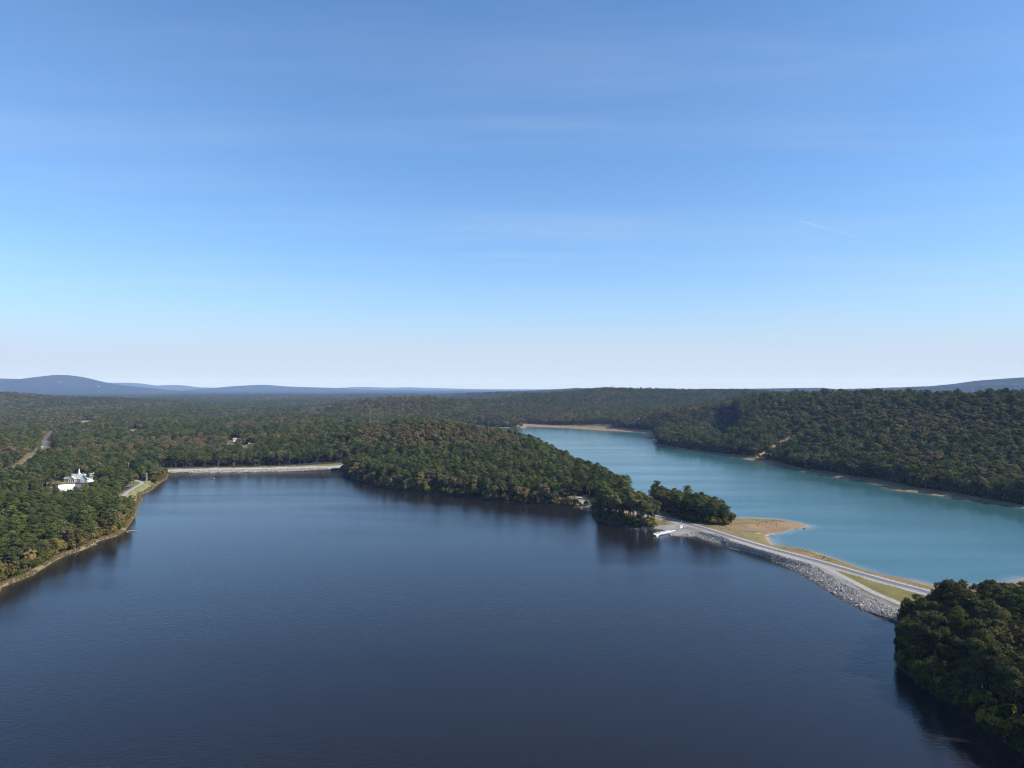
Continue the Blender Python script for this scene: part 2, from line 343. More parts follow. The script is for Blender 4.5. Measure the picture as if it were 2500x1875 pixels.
class MB:
    def __init__(s): s.v = []; s.f = []
    def add(s, vs, fs):
        n = len(s.v); s.v += [tuple(v) for v in vs]; s.f += [tuple(n+i for i in f) for f in fs]; return s
    def box(s, c, d, rz=0):
        cx, cy, cz = c; hx, hy, hz = d[0]/2, d[1]/2, d[2]/2; co, si = math.cos(rz), math.sin(rz); vs = []
        for dz in (-hz, hz):
            for dx, dy in ((-hx, -hy), (hx, -hy), (hx, hy), (-hx, hy)):
                vs.append((cx+dx*co-dy*si, cy+dx*si+dy*co, cz+dz))
        return s.add(vs, [(3, 2, 1, 0), (4, 5, 6, 7), (0, 1, 5, 4), (1, 2, 6, 5), (2, 3, 7, 6), (3, 0, 4, 7)])
    def cyl(s, a, b, r0, r1=None, n=8):
        r1 = r0 if r1 is None else r1; a = Vector(a); b = Vector(b); d = (b-a).normalized()
        u = d.orthogonal().normalized(); w = d.cross(u); vs = []
        for c, r in ((a, r0), (b, r1)):
            for i in range(n):
                t = 2*math.pi*i/n; vs.append(c+u*(r*math.cos(t))+w*(r*math.sin(t)))
        return s.add(vs, [(i, (i+1) % n, n+(i+1) % n, n+i) for i in range(n)]+[tuple(range(n-1, -1, -1)), tuple(range(n, 2*n))])
    def loft(s, rings, cap=True):
        n = len(rings[0]); vs = [p for r in rings for p in r]; fs = []
        for k in range(len(rings)-1):
            for i in range(n): fs.append((k*n+i, k*n+(i+1) % n, (k+1)*n+(i+1) % n, (k+1)*n+i))
        if cap: fs += [tuple(range(n-1, -1, -1)), tuple(range((len(rings)-1)*n, len(rings)*n))]
        return s.add(vs, fs)
    def gable(s, x0, x1, y0, y1, z, ridge, axis='x', over=.5, thick=.25):     # two roof slabs with thickness
        if axis == 'x':
            ym = (y0+y1)/2; k = (ridge-z)/(ym-y0)
            prof = [(y0-over, z-over*k), (ym, ridge), (y1+over, z-over*k), (y1+over, z-over*k+thick), (ym, ridge+thick), (y0-over, z-over*k+thick)]
            return s.loft([[(x, a, b) for a, b in prof] for x in (x0-over, x1+over)])
        xm = (x0+x1)/2; k = (ridge-z)/(xm-x0)
        prof = [(x0-over, z-over*k), (xm, ridge), (x1+over, z-over*k), (x1+over, z-over*k+thick), (xm, ridge+thick), (x0-over, z-over*k+thick)]
        return s.loft([[(a, y, b) for a, b in prof] for y in (y1+over, y0-over)])
    def hall(s, x0, x1, y0, y1, z0, z, ridge, axis='x'):                      # walls with gable ends
        if axis == 'x':
            ym = (y0+y1)/2; prof = [(y0, z0), (y1, z0), (y1, z), (ym, ridge), (y0, z)]
            return s.loft([[(x, a, b) for a, b in prof] for x in (x0, x1)])
        xm = (x0+x1)/2; prof = [(x0, z0), (x1, z0), (x1, z), (xm, ridge), (x0, z)]
        return s.loft([[(a, y, b) for a, b in prof] for y in (y1, y0)])
    def build(s, name, mat, parent=None, bevel=0, smooth=False):
        me = bpy.data.meshes.new(name); me.from_pydata(s.v, [], s.f); me.materials.append(mat)
        if smooth: me.polygons.foreach_set('use_smooth', [True]*len(me.polygons))
        me.update(); o = bpy.data.objects.new(name, me); link(o, parent)
        if bevel:
            b = o.modifiers.new('edge', 'BEVEL'); b.width = bevel; b.segments = 2; b.limit_method = 'ANGLE'
        return o

# ------------------------------------------------------------------ the ground: one sheet out to the horizon
rr = np.concatenate([np.geomspace(4, 150, 40, endpoint=False), np.geomspace(150, 2400, 600, endpoint=False), np.geomspace(2400, 33000, 260)])
aa = np.concatenate([np.linspace(-180, -52, 33)[:-1], np.linspace(-52, 52, 1151), np.linspace(52, 180, 33)[1:-1]])
na, nr = len(aa), len(rr)
GX = (rr[:, None]*np.sin(np.radians(aa))[None]).ravel(); GY = (rr[:, None]*np.cos(np.radians(aa))[None]).ravel()
f = fields(GX, GY)
def zone_colour(f):
    X, Y = f.P[:, 0], f.P[:, 1]; n = len(X)
    c = np.tile(np.array([.036, .031, .020]), (n, 1))                       # leaf litter under the woods
    def put(mask, col, k=1.0):
        m = np.clip(mask.astype(float)*k, 0, 1)[:, None]; c[:] = c*(1-m)+np.array(col)*m
    far = sstep(2600, 5000, f.r); put(far, (.035, .036, .02))
    nz = vnoise(X, Y, 14, 3); nz2 = vnoise(X, Y, 40, 9)
    bw = idw(f.P, BEACH)
    beach = (f.du < bw+3) & (f.du < f.dn) & ((f.h < 5.5) | ((Y > 1720) & (X > 20) & (X < 262)))
    put(beach, (.178, .133, .086)); put(beach & (nz > .55), (.215, .148, .098)); put(beach & (f.du > bw*.45) & (nz2 > .4), (.16, .14, .07))
    put(beach & (f.du < 1.6), (.24, .18, .13))
    spit = (X > 112) & (X < 290) & (Y > 395) & (Y < 716) & (f.road > 7)
    put(spit & (f.du > 2), (.160, .128, .08)); put(spit & (f.du > 5) & (nz+nz2 > .95), (.145, .13, .062)); put(spit & (nz2 > .62) & (f.du > 3) & (f.du < 26), (.205, .14, .087)); put(spit & (f.du > 3) & (f.du < 14) & (nz2 < .3) & (X > 195), (.13, .12, .06))
    put(np.exp(-(((X-188)/16)**2+((Y-553)/11)**2)*1.0), (.22, .145, .092))
    put(f.clear < 1.15, (.115, .108, .05)); put((f.clear < 1.1) & (Y > 1100), (.19, .165, .085))
    put((f.clear < 1.1) & (nz > .6) & (Y < 1000), (.17, .14, .06))
    put((f.dn < 3.4) & (f.dn < f.du) & (X < -200) & (Y < 890), (.165, .13, .07)); 
    put((f.dn < 3) & (f.dn < f.du) & (X > -230), (.06, .05, .035))
    put((f.vroad < 17), (.115, .105, .05)); put((f.vroad < 10) & (nz > .5), (.19, .13, .075))
    put(f.proad < 9, (.14, .145, .06)); put((f.proad < 9) & (Y < 700), (.24, .17, .11))
    put((f.gul < 8+20*vnoise(X, Y, 30, 41)) & (f.du < 150) & (f.du > 2), (.36, .19, .105)); put((f.gul < 26) & (f.du < 150) & (nz > .6) & (f.du > 2), (.2, .15, .08))
    # embankments
    cz = f.cause & (f.dn < f.du+30)
    grassy = f.cause & (f.dn < f.du) & (Y > 556) & (f.road > 5) & (f.dn > .5)
    put(cz & (Y < 556) & f.nearside, (.235, .215, .20)); put(f.cause & ~f.nearside & (Y < 560) & (f.road > 4.5) & (f.du > 3), (.145, .122, .062)); put(f.cause & ~f.nearside & (Y < 560) & (f.road > 4.5) & (f.du > 3) & (nz > .5), (.17, .125, .075)); put(f.cause & ~f.nearside & (Y < 470) & (f.du < 8) & (f.du > 0), (.22, .15, .09))
    put(grassy & ~inside(f.P, GROVE_A), (.115, .12, .045)); put(grassy & (f.road < 9), (.22, .16, .10))
    put(f.cause & (f.road < 5.4), (.27, .25, .235))
    put(f.cause & (Y > 640) & (X > 62) & (X < 76) & (f.dn < 14), (.26, .245, .235))
    tri = f.cause & (Y < 412) & (f.road > 5.2) & (f.track > 2.4) & (f.dn > 13) & (f.dn < f.du); put(tri, (.140, .122, .050)); put(tri & (nz > .55), (.12, .115, .045))
    put((f.dam < 14) & (f.dn < 22), (.33, .305, .28)); put((f.dam < 16) & (f.dn >= 22), (.15, .14, .07))
    put((f.d < -.4), (.06, .05, .035))
    return c
zc = zone_colour(f)
V = np.stack([GX, GY, f.h], 1)
idx = np.arange(na*nr).reshape(nr, na)
jn = (np.arange(na)+1) % na
quad = lambda a, b: np.stack([idx[a:b, :], idx[a:b, jn], idx[a+1:b+1, jn], idx[a+1:b+1, :]], -1).reshape(-1, 4)
KM = int(np.searchsorted(rr, 8800))
def sub_mesh(name, faces, Vs, mats, smooth=True):
    used, inv = np.unique(faces, return_inverse=True)
    return np_mesh(name, Vs[used], inv.reshape(faces.shape)[:, ::-1], mats, None, smooth), used
def set_attr(me, name, vals, typ='FLOAT'):
    a = me.attributes.new(name, typ, 'POINT')
    if typ == 'FLOAT_COLOR': a.data.foreach_set('color', np.concatenate([vals, np.ones((len(vals), 1))], 1).astype(np.float32).ravel())
    elif typ == 'FLOAT': a.data.foreach_set('value', vals.astype(np.float32))
    elif typ == 'INT': a.data.foreach_set('value', vals.astype(np.int32))
    elif typ == 'FLOAT_VECTOR': a.data.foreach_set('vector', vals.astype(np.float32).ravel())
me, used = sub_mesh('ground', quad(0, KM), V, [M_GROUND]); set_attr(me, 'zone', zc[used], 'FLOAT_COLOR')
tag(link(bpy.data.objects.new('ground', me)), 'wooded rolling ground with clay and grass banks around both lakes', 'ground', kind='structure')
me, used = sub_mesh('mountains', quad(KM, nr-1), V, [M_CANOPY])
tag(link(bpy.data.objects.new('mountains', me)), 'blue wooded mountain ridges along the horizon', 'mountains', kind='structure')
# the lakes: level sheets that run a little way under their banks
allq = quad(0, KM)
for name, dist, mat, lab in (('near_lake', f.dn, M_NEARW, 'dark blue rippled lake filling the foreground'), ('upper_lake', f.du, M_UPW, 'turquoise lake beyond the causeway')):
    dq = dist[allq].min(1); fq = allq[dq < 3.5]
    Vw = V.copy(); Vw[:, 2] = 0.0
    me, used = sub_mesh(name, fq, Vw, [mat]); set_attr(me, 'shore', np.maximum(-dist[used], 0))
    tag(link(bpy.data.objects.new(name, me)), lab, 'lake', kind='structure')

# ------------------------------------------------------------------ roads
def resample(line, step):
    P = np.array(line, float)[:, :2]; seg = np.hypot(*np.diff(P, axis=0).T); s = np.concatenate([[0], np.cumsum(seg)])
    # Catmull-Rom through the survey points
    Q = np.concatenate([[2*P[0]-P[1]], P, [2*P[-1]-P[-2]]]); outp = []
    for i in range(len(P)-1):
        p0, p1, p2, p3 = Q[i:i+4]; n = max(2, int(seg[i]/step))
        for t in np.linspace(0, 1, n, endpoint=False):
            outp.append(.5*((2*p1)+(-p0+p2)*t+(2*p0-5*p1+4*p2-p3)*t*t+(-p0+3*p1-3*p2+p3)*t**3))
    outp.append(P[-1]); return np.array(outp)
def ribbon(name, line, offs, lift, mat, step=2.5, parent=None):
    C = resample(line, step); T = np.gradient(C, axis=0); T /= np.linalg.norm(T, axis=1)[:, None]; Nn = np.stack([T[:, 1], -T[:, 0]], 1)
    k = len(offs); P = np.concatenate([C+Nn*o for o in offs]); n = len(C)
    z = fields(P[:, 0], P[:, 1]).h+lift
    z = z.reshape(k, n); z = np.maximum(z, z.mean(0)[None]-.05) if k > 2 else z
    Vv = np.concatenate([P, z.reshape(-1, 1)], 1); ii = np.arange(k*n).reshape(k, n)
    Fq = np.stack([ii[:-1, :-1], ii[:-1, 1:], ii[1:, 1:], ii[1:, :-1]], -1).reshape(-1, 4)[:, ::-1]
    o = bpy.data.objects.new(name, np_mesh(name, Vv, Fq, [mat], None, True)); link(o, parent); return o
tag(ribbon('road', ROAD, (-2.9, -1.4, 0, 1.4, 2.9), .14, M_ASPH), 'grey asphalt road along the top of the rock causeway', 'road', kind='structure')
for o_ in (-2.75, 2.75):
    tag(ribbon('road_marking', ROAD, (o_-.13, o_+.13), .17, M_LINE), 'pale painted edge line of the causeway road', 'road marking', kind='structure')
tag(ribbon('gravel_track', TRACK, (-1.9, -.6, .6, 1.9), .1, M_GRAVEL), 'pale gravel track above the rock slope of the causeway', 'track', kind='structure')
tag(ribbon('valley_road', VROAD, (-3, -1.5, 0, 1.5, 3), .2, M_ASPH, 6), 'grey country road running away through the trees', 'road', kind='structure')
tag(ribbon('shore_path', PROAD, (-2.1, 0, 2.1), .12, M_GRAVEL, 3), 'gravel drive along the grassy lake bank near the church', 'path', kind='structure')
tag(ribbon('dam_path', DAM, (-2.2, 0, 2.2), .12, plain('pale_gravel', (.36, .335, .31), .95, .1, .3), 4), 'pale gravel crest of the far rock dam', 'path', kind='structure')

# ------------------------------------------------------------------ riprap
ICO_V = []
ph = (1+5**.5)/2
for a, b in ((-1, ph), (1, ph), (-1, -ph), (1, -ph)): ICO_V += [(a, b, 0)]
for a, b in ((-1, ph), (1, ph), (-1, -ph), (1, -ph)): ICO_V += [(0, a, b)]
for a, b in ((-1, ph), (1, ph), (-1, -ph), (1, -ph)): ICO_V += [(b, 0, a)]
ICO_V = np.array(ICO_V)/np.linalg.norm((1, ph))
from itertools import combinations
_d = lambda i, j: np.linalg.norm(ICO_V[i]-ICO_V[j])
ICO_F = []
for t in combinations(range(12), 3):
    if all(abs(_d(i, j)-1.0515) < .01 for i, j in combinations(t, 2)):
        a, b, c = (ICO_V[i] for i in t)
        ICO_F.append(t if np.dot(np.cross(b-a, c-a), a+b+c) > 0 else (t[0], t[2], t[1]))
ICO_F = np.array(ICO_F)
def rocks(name, xs, ys, zs, sz, mat, label, cat, flat=.7):
    n = len(xs); s = sz[:, None]*rng.uniform(.65, 1.35, (n, 3))*np.array([1, 1, flat])
    a = rng.uniform(0, 6.283, n); jit = rng.uniform(.72, 1.2, (n, 12, 1))
    v = ICO_V[None]*jit*s[:, None]; c, si = np.cos(a)[:, None], np.sin(a)[:, None]
    tl = rng.uniform(-.5, .5, (n, 1))
    x = v[..., 0]*c-v[..., 1]*si; y = v[..., 0]*si+v[..., 1]*c; z = v[..., 2]+x*tl*.6
    Vv = np.stack([x+xs[:, None], y+ys[:, None], z+zs[:, None]], -1).reshape(-1, 3)
    Ff = (ICO_F[None]+(np.arange(n)*12)[:, None, None]).reshape(-1, 3)
    o = bpy.data.objects.new(name, np_mesh(name, Vv, Ff, [mat])); link(o)
    return tag(o, label, cat, kind='stuff')
def jgrid(x0, x1, y0, y1, sp):
    gx, gy = np.meshgrid(np.arange(x0, x1, sp), np.arange(y0, y1, sp)); gx = gx.ravel(); gy = gy.ravel()
    return gx+rng.uniform(-.45, .45, len(gx))*sp, gy+rng.uniform(-.45, .45, len(gx))*sp
x, y = jgrid(55, 205, 325, 690, .66)
g = fields(x, y)
wid = np.where(y > 515, 6.5, 10.5)+1.6*(vnoise(x, y, 6, 4)-.5)
k = (g.dn > -2.6) & (g.dn < wid) & (g.road < 46) & (g.road > 4.6) & (g.track > 2.0) & (g.du > 8) & (((y < 541) & (x > 117)) | ((y > 640) & (x > 60) & (x < 77) & (g.dn < 11)))
k &= ~((x < 127) & (y > 529) & (g.dn > 1.5))
rocks('riprap', x[k], y[k], g.h[k]+.12, rng.uniform(.28, .6, k.sum())*np.where(rng.random(k.sum()) < .05, 1.7, 1), M_ROCK, 'tumbled grey riprap boulders on the lake side of the causeway', 'boulders')
x, y = jgrid(-450, -215, 885, 945, 1.3)
g = fields(x, y); k = (g.dn > -1.5) & (g.dn < 12.5) & (g.dam < 16)
rocks('riprap', x[k], y[k], g.h[k]+.1, rng.uniform(.55, .95, k.sum()), M_ROCK, 'pale grey riprap facing of the far dam', 'boulders')

# ------------------------------------------------------------------ trees
def unit(a): return a/np.maximum(np.linalg.norm(a, axis=-1, keepdims=True), 1e-9)
def cards(C, Nn, size, aspect, rg):
    n = len(C); t = unit(np.cross(Nn, rg.normal(size=(n, 3)))); b = np.cross(Nn, t)
    hx = (size*aspect)[:, None]*t*.5; hy = size[:, None]*b*.5; bend = Nn*(size*.12)[:, None]
    V = np.stack([C-hx, C-hy*rg.uniform(.6, 1, (n, 1))-bend, C+hx, C+hy*rg.uniform(.6, 1, (n, 1))-bend], 1).reshape(-1, 3)
    return V, np.arange(4*n).reshape(n, 4)
def clump_cards(cen, rad, cnt, size, aspect, mid, rg, spread=.36, up=.25):
    d = unit(rg.normal(size=(cnt, 3))); away = unit(cen-mid)
    flip = (d @ away) < -.35; d[flip] *= -1
    P = cen+d*rad*rg.uniform(.6, 1.08, (cnt, 1))
    nn = unit(d+rg.normal(size=(cnt, 3))*spread+np.array([0, 0, up]))
    return cards(P, nn, size*rg.uniform(.65, 1.3, cnt), aspect, rg)
def join(parts):
    Vs, Fs, n = [], [], 0
    for V, Fq in parts: Vs.append(V); Fs.append(Fq+n); n += len(V)
    return np.concatenate(Vs), np.concatenate(Fs)
def tube(pts, rads, n):
    m = MB()
    rings = []
    for i, (p, r) in enumerate(zip(pts, rads)):
        rings.append([(p[0]+r*math.cos(2*math.pi*j/n), p[1]+r*math.sin(2*math.pi*j/n), p[2]) for j in range(n)])
    V = np.array([q for r in rings for q in r]); Fq = []
    for k in range(len(pts)-1):
        for j in range(n): Fq.append((k*n+j, k*n+(j+1) % n, (k+1)*n+(j+1) % n, (k+1)*n+j))
    return V, np.array(Fq)
def broadleaf(seed, hi):
    rg = np.random.default_rng(seed); H = rg.uniform(14.5, 19); w_ = rg.uniform(.78, 1.2); rad = np.array([4.7*w_, 4.7*w_, H*.36])*rg.uniform(.9, 1.1, 3); mid = np.array([0, 0, H-rad[2]-.6])
    nc = 26 if hi else 11; cl = []
    for i in range(nc):
        d = unit(rg.normal(size=3)); d[2] = d[2]*.9+.12
        q = rg.uniform(.42, .86)
        c = mid+d*rad*q; r = np.array([1, 1, .8])*(rg.uniform(1.15, 2.15) if hi else rg.uniform(1.9, 2.7)); cl.append((c, r))
    ps = [clump_cards(c, r, 105 if hi else 26, .82 if hi else 1.75, .8, mid-np.array([0, 0, 1.5]), rg) for c, r in cl]
    crown = join(ps)
    tr = [tube([(0, 0, -.8), (.1, .1, H*.3), (.0, .15, H*.7)], (.36, .26, .1), 6 if hi else 4)]
    for c, r in cl[:7 if hi else 0]:
        tr.append(tube([(0, .05, H*rg.uniform(.25, .45)), tuple((c*.55+np.array([0, 0, H*.16]))), tuple(c)], (.16, .11, .05), 4))
    return crown, join(tr)
def pine(seed, hi):
    rg = np.random.default_rng(seed); H = rg.uniform(17.5, 21.5); z0 = H*rg.uniform(.36, .5); ps = []; tr = [tube([(0, 0, -.8), (.06, 0, H*.5), (.0, .05, H*.95)], (.3, .21, .05), 6 if hi else 4)]
    nb = 30 if hi else 12; W = rg.uniform(3.5, 4.6); ph_ = rg.uniform(0, 6.28); lop = rg.uniform(.1, .35)
    for i in range(nb):
        t = (i+.5)/nb; z = z0+(H-z0-.8)*t+rg.uniform(-.5, .5); a = i*2.4+rg.uniform(-.7, .7)
        prof = W*(1-t**2.3)**.6*(.6+.4*min(1, t*3.5))*(1+lop*math.cos(a-ph_)); L = max(.5, prof*rg.uniform(.55, 1.15))
        e = np.array([math.cos(a)*L, math.sin(a)*L, z+L*.12])
        ax = np.array([0, 0, z-.8])
        if hi:
            for q, rs in ((.5, .8), (1.0, 1.0)):
                c = ax*(1-q)+e*q; ps.append(clump_cards(c, np.array([1.45, 1.45, .72])*rs*rg.uniform(.75, 1.3), 58, .9, .42, ax-np.array([0, 0, .6]), rg, .45, .35))
            if i % 2 == 0: tr.append(tube([(0, 0, z-.4), tuple(e)], (.07, .02), 3))
        else:
            c = ax*.25+e*.75; ps.append(clump_cards(c, np.array([1.7, 1.7, 1.15]), 26, 1.5, .55, ax-np.array([0, 0, .6]), rg, .6, .3))
    ps.append(clump_cards(np.array([0, 0, H-.7]), np.array([1.1, 1.1, .8]), 50 if hi else 12, .8 if hi else 1.2, .42, np.array([0, 0, H-3.]), rg, .6, .4))
    return join(ps), join(tr)
def bare_tree(seed):                                 # leafless autumn tree: limbs, twigs and a few last leaves
    rg = np.random.default_rng(seed); H = rg.uniform(14, 17); tr = [tube([(0, 0, -.8), (.1, .1, H*.4), (.0, .2, H*.9)], (.32, .22, .05), 5)]; ps = []
    for i in range(16):
        z = H*rg.uniform(.3, .8); a = rg.uniform(0, 6.28); L = rg.uniform(2.4, 4.6)*(1.1-z/H*.6); e = np.array([math.cos(a)*L, math.sin(a)*L, z+L*rg.uniform(.5, 1.1)])
        tr.append(tube([(0, .1, z), tuple(e)], (.12, .03), 4))
        for k in range(3):
            q = rg.uniform(.4, .9); b = np.array([0, .1, z])*(1-q)+e*q; e2 = b+rg.normal(size=3)*1.1+np.array([0, 0, .9]); tr.append(tube([tuple(b), tuple(e2)], (.05, .02), 3))
        ps.append(clump_cards(e, np.array([1.3, 1.3, 1.1]), 22, .6, .6, np.array([0, 0, H*.5]), rg))
    return join(ps), join(tr)
def shrub(seed):
    rg = np.random.default_rng(seed); mid = np.array([0, 0, 1.4]); ps = []
    for i in range(9):
        d = unit(rg.normal(size=3)); d[2] = abs(d[2]); ps.append(clump_cards(mid+d*np.array([1.5, 1.5, 1.5])*rg.uniform(.4, 1), np.array([.9, .9, .9]), 34, .75, .7, mid-np.array([0, 0, 1.]), rg))
    return join(ps)
def tuft(seed):
    rg = np.random.default_rng(seed); n = 46; a = rg.uniform(0, 6.283, n); r = rg.uniform(0, 1.0, n); P = np.stack([np.cos(a)*r, np.sin(a)*r, rg.uniform(.3, .8, n)], 1)
    nn = unit(np.stack([np.cos(a), np.sin(a), rg.uniform(-.1, .7, n)], 1)+rg.normal(size=(n, 3))*.3); nn = unit(nn)
    t = np.array([0, 0, 1.])[None]-nn*nn[:, 2:3]; t = unit(t); b = np.cross(nn, t); L = rg.uniform(.8, 1.7, n)[:, None]*.5; w = rg.uniform(.16, .34, n)[:, None]*.5
    Vv = np.stack([P-t*L-b*w*.4, P+b*w, P+t*L, P-b*w], 1).reshape(-1, 3); return Vv, np.arange(4*n).reshape(n, 4)
NP_, NB_ = 5, 6
PINE_HI = [pine(100+i, True) for i in range(NP_)]; BROAD_HI = [broadleaf(200+i, True) for i in range(NB_)]
PINE_LO = [pine(300+i, False) for i in range(3)]; BROAD_LO = [broadleaf(400+i, False) for i in range(4)]
def me_tree(name, ct):                              # crown and trunk in one mesh, for the woods
    (Vc, Fc), (Vt, Ft) = ct; V = np.concatenate([Vc, Vt]); Fq = np.concatenate([Fc, Ft+len(Vc)])
    return np_mesh(name, V, Fq, [LEAF_I, BARK], np.concatenate([np.zeros(len(Fc)), np.ones(len(Ft))]))
SRC = []                                            # sources of the woods: objects that are not in the scene
for nm, lst in (('pine', PINE_HI), ('oak', BROAD_HI), ('pine_far', PINE_LO), ('oak_far', BROAD_LO)):
    for ct in lst: SRC.append(bpy.data.objects.new('source_'+nm, me_tree('source_'+nm, ct)))
for i in range(3): SRC.append(bpy.data.objects.new('source_shrub', np_mesh('source_shrub', *shrub(500+i), [LEAF_I])))
for i in range(2): SRC.append(bpy.data.objects.new('source_tuft', np_mesh('source_tuft', *tuft(600+i), [LEAF_I])))
for i in range(2): SRC.append(bpy.data.objects.new('source_bare', me_tree('source_bare', bare_tree(700+i))))
I_BARE = NP_+NB_+12
I_PH, I_BH, I_PL, I_BL, I_SH, I_TU = 0, NP_, NP_+NB_, NP_+NB_+3, NP_+NB_+7, NP_+NB_+10

# where the woods stand
def no_trees(f):
    X, Y = f.P[:, 0], f.P[:, 1]
    bad = (f.d < 1.5) | (f.clear < 1) | (f.dam < 24)
    bad |= (f.dn < np.where((X < -200) & (Y < 560), 3.3, 1.8))
    bw = idw(f.P, BEACH); bad |= (f.du < bw) & ((f.h < 4.8) | ((Y > 1720) & (X > 20) & (X < 262)))
    grove = inside(f.P, GROVE_A) | inside(f.P, GROVE_B) | inside(f.P, GROVE_C)
    rm = np.where((Y > 352) & (Y < 690) & (X > 60), np.where(grove, 4.5, 27), 6)
    bad |= f.road < rm
    bad |= (X > 96) & (X < 300) & (Y > 428) & (Y < 716) & (f.du < 170) & ~grove
    bad |= (X < 250) & (X > 120) & (Y > 352) & (Y < 430)
    bad |= (X > 59) & (X < 80) & (Y > 640) & (Y < 690)
    bad |= (X > .173*Y) & (X < .197*Y) & (Y > 590) & (Y < 770)      # open strip between the two clumps
    bad |= (X > 120) & (Y > 296) & (Y < 430) & (X < .556*Y)
    bad |= (f.vroad < 9+6*vnoise(X, Y, 60, 12)) | (f.proad < 5.5)
    bad |= (f.gul < 6+22*vnoise(X, Y, 26, 41)) & (f.du < 150)
    bad |= (X < -340) & (X > -402) & (f.dn < 12) & (Y > 640) & (Y < 800)
    return bad
def band(r0, r1, sp, amax):
    x, y = jgrid(-r1*math.sin(R(amax)), r1*math.sin(R(amax)), 0 if r0 > 0 else -60, r1, sp)
    r = np.hypot(x, y); a = np.abs(np.degrees(np.arctan2(x, y)))
    k = (r >= r0) & (r < r1) & ((a < amax) | (r < 420))
    return x[k], y[k]
bands = [(0, 900, 6.5, 44), (900, 1700, 7.9, 42), (1700, 3000, 9.2, 41), (3000, 4600, 12.5, 40), (4600, 8600, 21, 40)]
TX, TY, TB = [], [], []
for i, (r0, r1, sp, am) in enumerate(bands):
    x, y = band(r0, r1, sp, am); TX.append(x); TY.append(y); TB.append(np.full(len(x), i))
TX = np.concatenate(TX); TY = np.concatenate(TY); TB = np.concatenate(TB)
tf = fields(TX, TY); keep = ~no_trees(tf); keep &= ~((TX > 120) & (TY < 430) & (TY > 60) & (rng.random(len(TX)) < .36))
TX, TY, TB = TX[keep], TY[keep], TB[keep]; tf.__dict__ = {k_: (v_[keep] if isinstance(v_, np.ndarray) else v_) for k_, v_ in tf.__dict__.items()}
def region(f):
    X, Y = f.P[:, 0], f.P[:, 1]; g = np.full(len(X), 4)
    g[(X > 120) & (Y < 430)] = 0                                          # near right bluff
    g[(X < -200) & (f.r < 1150)] = 1                                      # left bank
    pen = (f.r < 1500) & (X > -235) & (X < 140) & (Y > 560); g[pen] = 2    # peninsula
    g[inside(f.P, GROVE_A)] = 3; g[inside(f.P, GROVE_B)] = 7
    g[(X > 255) & (f.r > 600) & (f.r < 2500) & (Y < 1750)] = 5             # hill right of the upper lake
    g[(g == 4) & (X > -300) & (f.r > 1880) & (f.r < 3700)] = 6             # hills across the upper lake
    g[(X < 0) & (f.r > 4600)] = 8; g[(X >= 0) & (f.r > 3700)] = 9
    return g
TG = region(tf); NT = len(TX)
u1 = rng.random(NT)
patch = vnoise(TX, TY, 55, 21)*.5+vnoise(TX, TY, 190, 22)*.5
pf = np.select([TG == 0, TG == 1, TG == 2, TG == 3, TG == 5, TG == 6, TG == 7], [.42, .68, .45, .35, .16, .45, .6], .33)
pf = np.where((TG == 2), np.where(tf.h > 17, .12, .8), pf)
pf = np.where((TG == 5) & ((tf.du < 45) | ((TY > 1010) & (TY < 1330) & (tf.du < 120))), .55, pf)
pf = np.clip(pf+(patch-.5)*np.where(np.isin(TG, (4, 6, 8, 9)), 1.7, .8), .03, .97)
pf = np.where((tf.dn < 10) & np.isin(TG, (0, 1, 2, 3)), pf*.4, pf)
isp = u1 < pf
# colours of the foliage itself: evergreen, turning, turned
PAL_P = np.array([(0.047, 0.065, 0.015), (0.063, 0.079, 0.016), (0.087, 0.101, 0.021), (0.072, 0.085, 0.025)])
PAL_B = np.array([(0.082, 0.090, 0.018), (0.114, 0.106, 0.023), (0.142, 0.104, 0.027), (0.148, 0.116, 0.042), (0.160, 0.108, 0.046), (0.165, 0.135, 0.075), (0.192, 0.165, 0.024), (0.200, 0.070, 0.022), (0.230, 0.150, 0.027)])
WTS = {0: (.52, .32, .08, .03, 0, .02, .03, 0, 0), 1: (.40, .30, .10, .05, .02, .03, .09, .005, .005), 2: (.22, .30, .22, .12, .06, .04, .04, .005, 0), 3: (.42, .34, .06, .02, 0, .02, .14, 0, 0), 7: (.5, .36, .04, 0, 0, .05, .05, 0, 0),
       4: (.20, .24, .20, .14, .06, .14, .02, .005, 0), 5: (.42, .32, .14, .06, .03, .03, .0, .004, 0), 6: (.30, .28, .18, .12, .06, .04, .02, 0, 0), 8: (.2, .22, .2, .14, .1, .13, .02, 0, 0), 9: (.36, .3, .18, .1, .04, .02, 0, 0, 0)}
pi = rng.integers(0, len(PAL_P), NT); bi = np.zeros(NT, int)
warm = np.clip(.5+(vnoise(TX, TY, 38, 31)-.5)*1.3, 0, 1)
for gg, w in WTS.items():
    m = TG == gg
    if m.any():
        cw = np.cumsum(w)/np.sum(w); q = np.clip(rng.random(m.sum())*.62+warm[m]*.38, 0, .9999); bi[m] = np.searchsorted(cw, q, side='right')
edge = (tf.dn < 9) & ~isp & np.isin(TG, (1,)) & (rng.random(NT) < .45); bi[edge] = rng.choice([6, 6, 1, 8], edge.sum())
bi = np.minimum(bi, len(PAL_B)-1)
tint = np.where(isp[:, None], PAL_P[pi]*1.1, PAL_B[bi])*rng.uniform(.72, 1.25, (NT, 1))
grey = tint.mean(1, keepdims=True); sat = np.where(isp, .12, .26)[:, None]; tint = tint*(1-sat)+grey*sat*np.array([1.04, 1.0, .9]); tint[TG == 0] *= .62  # bluff foliage darkened: the deep shade there is put into its colour
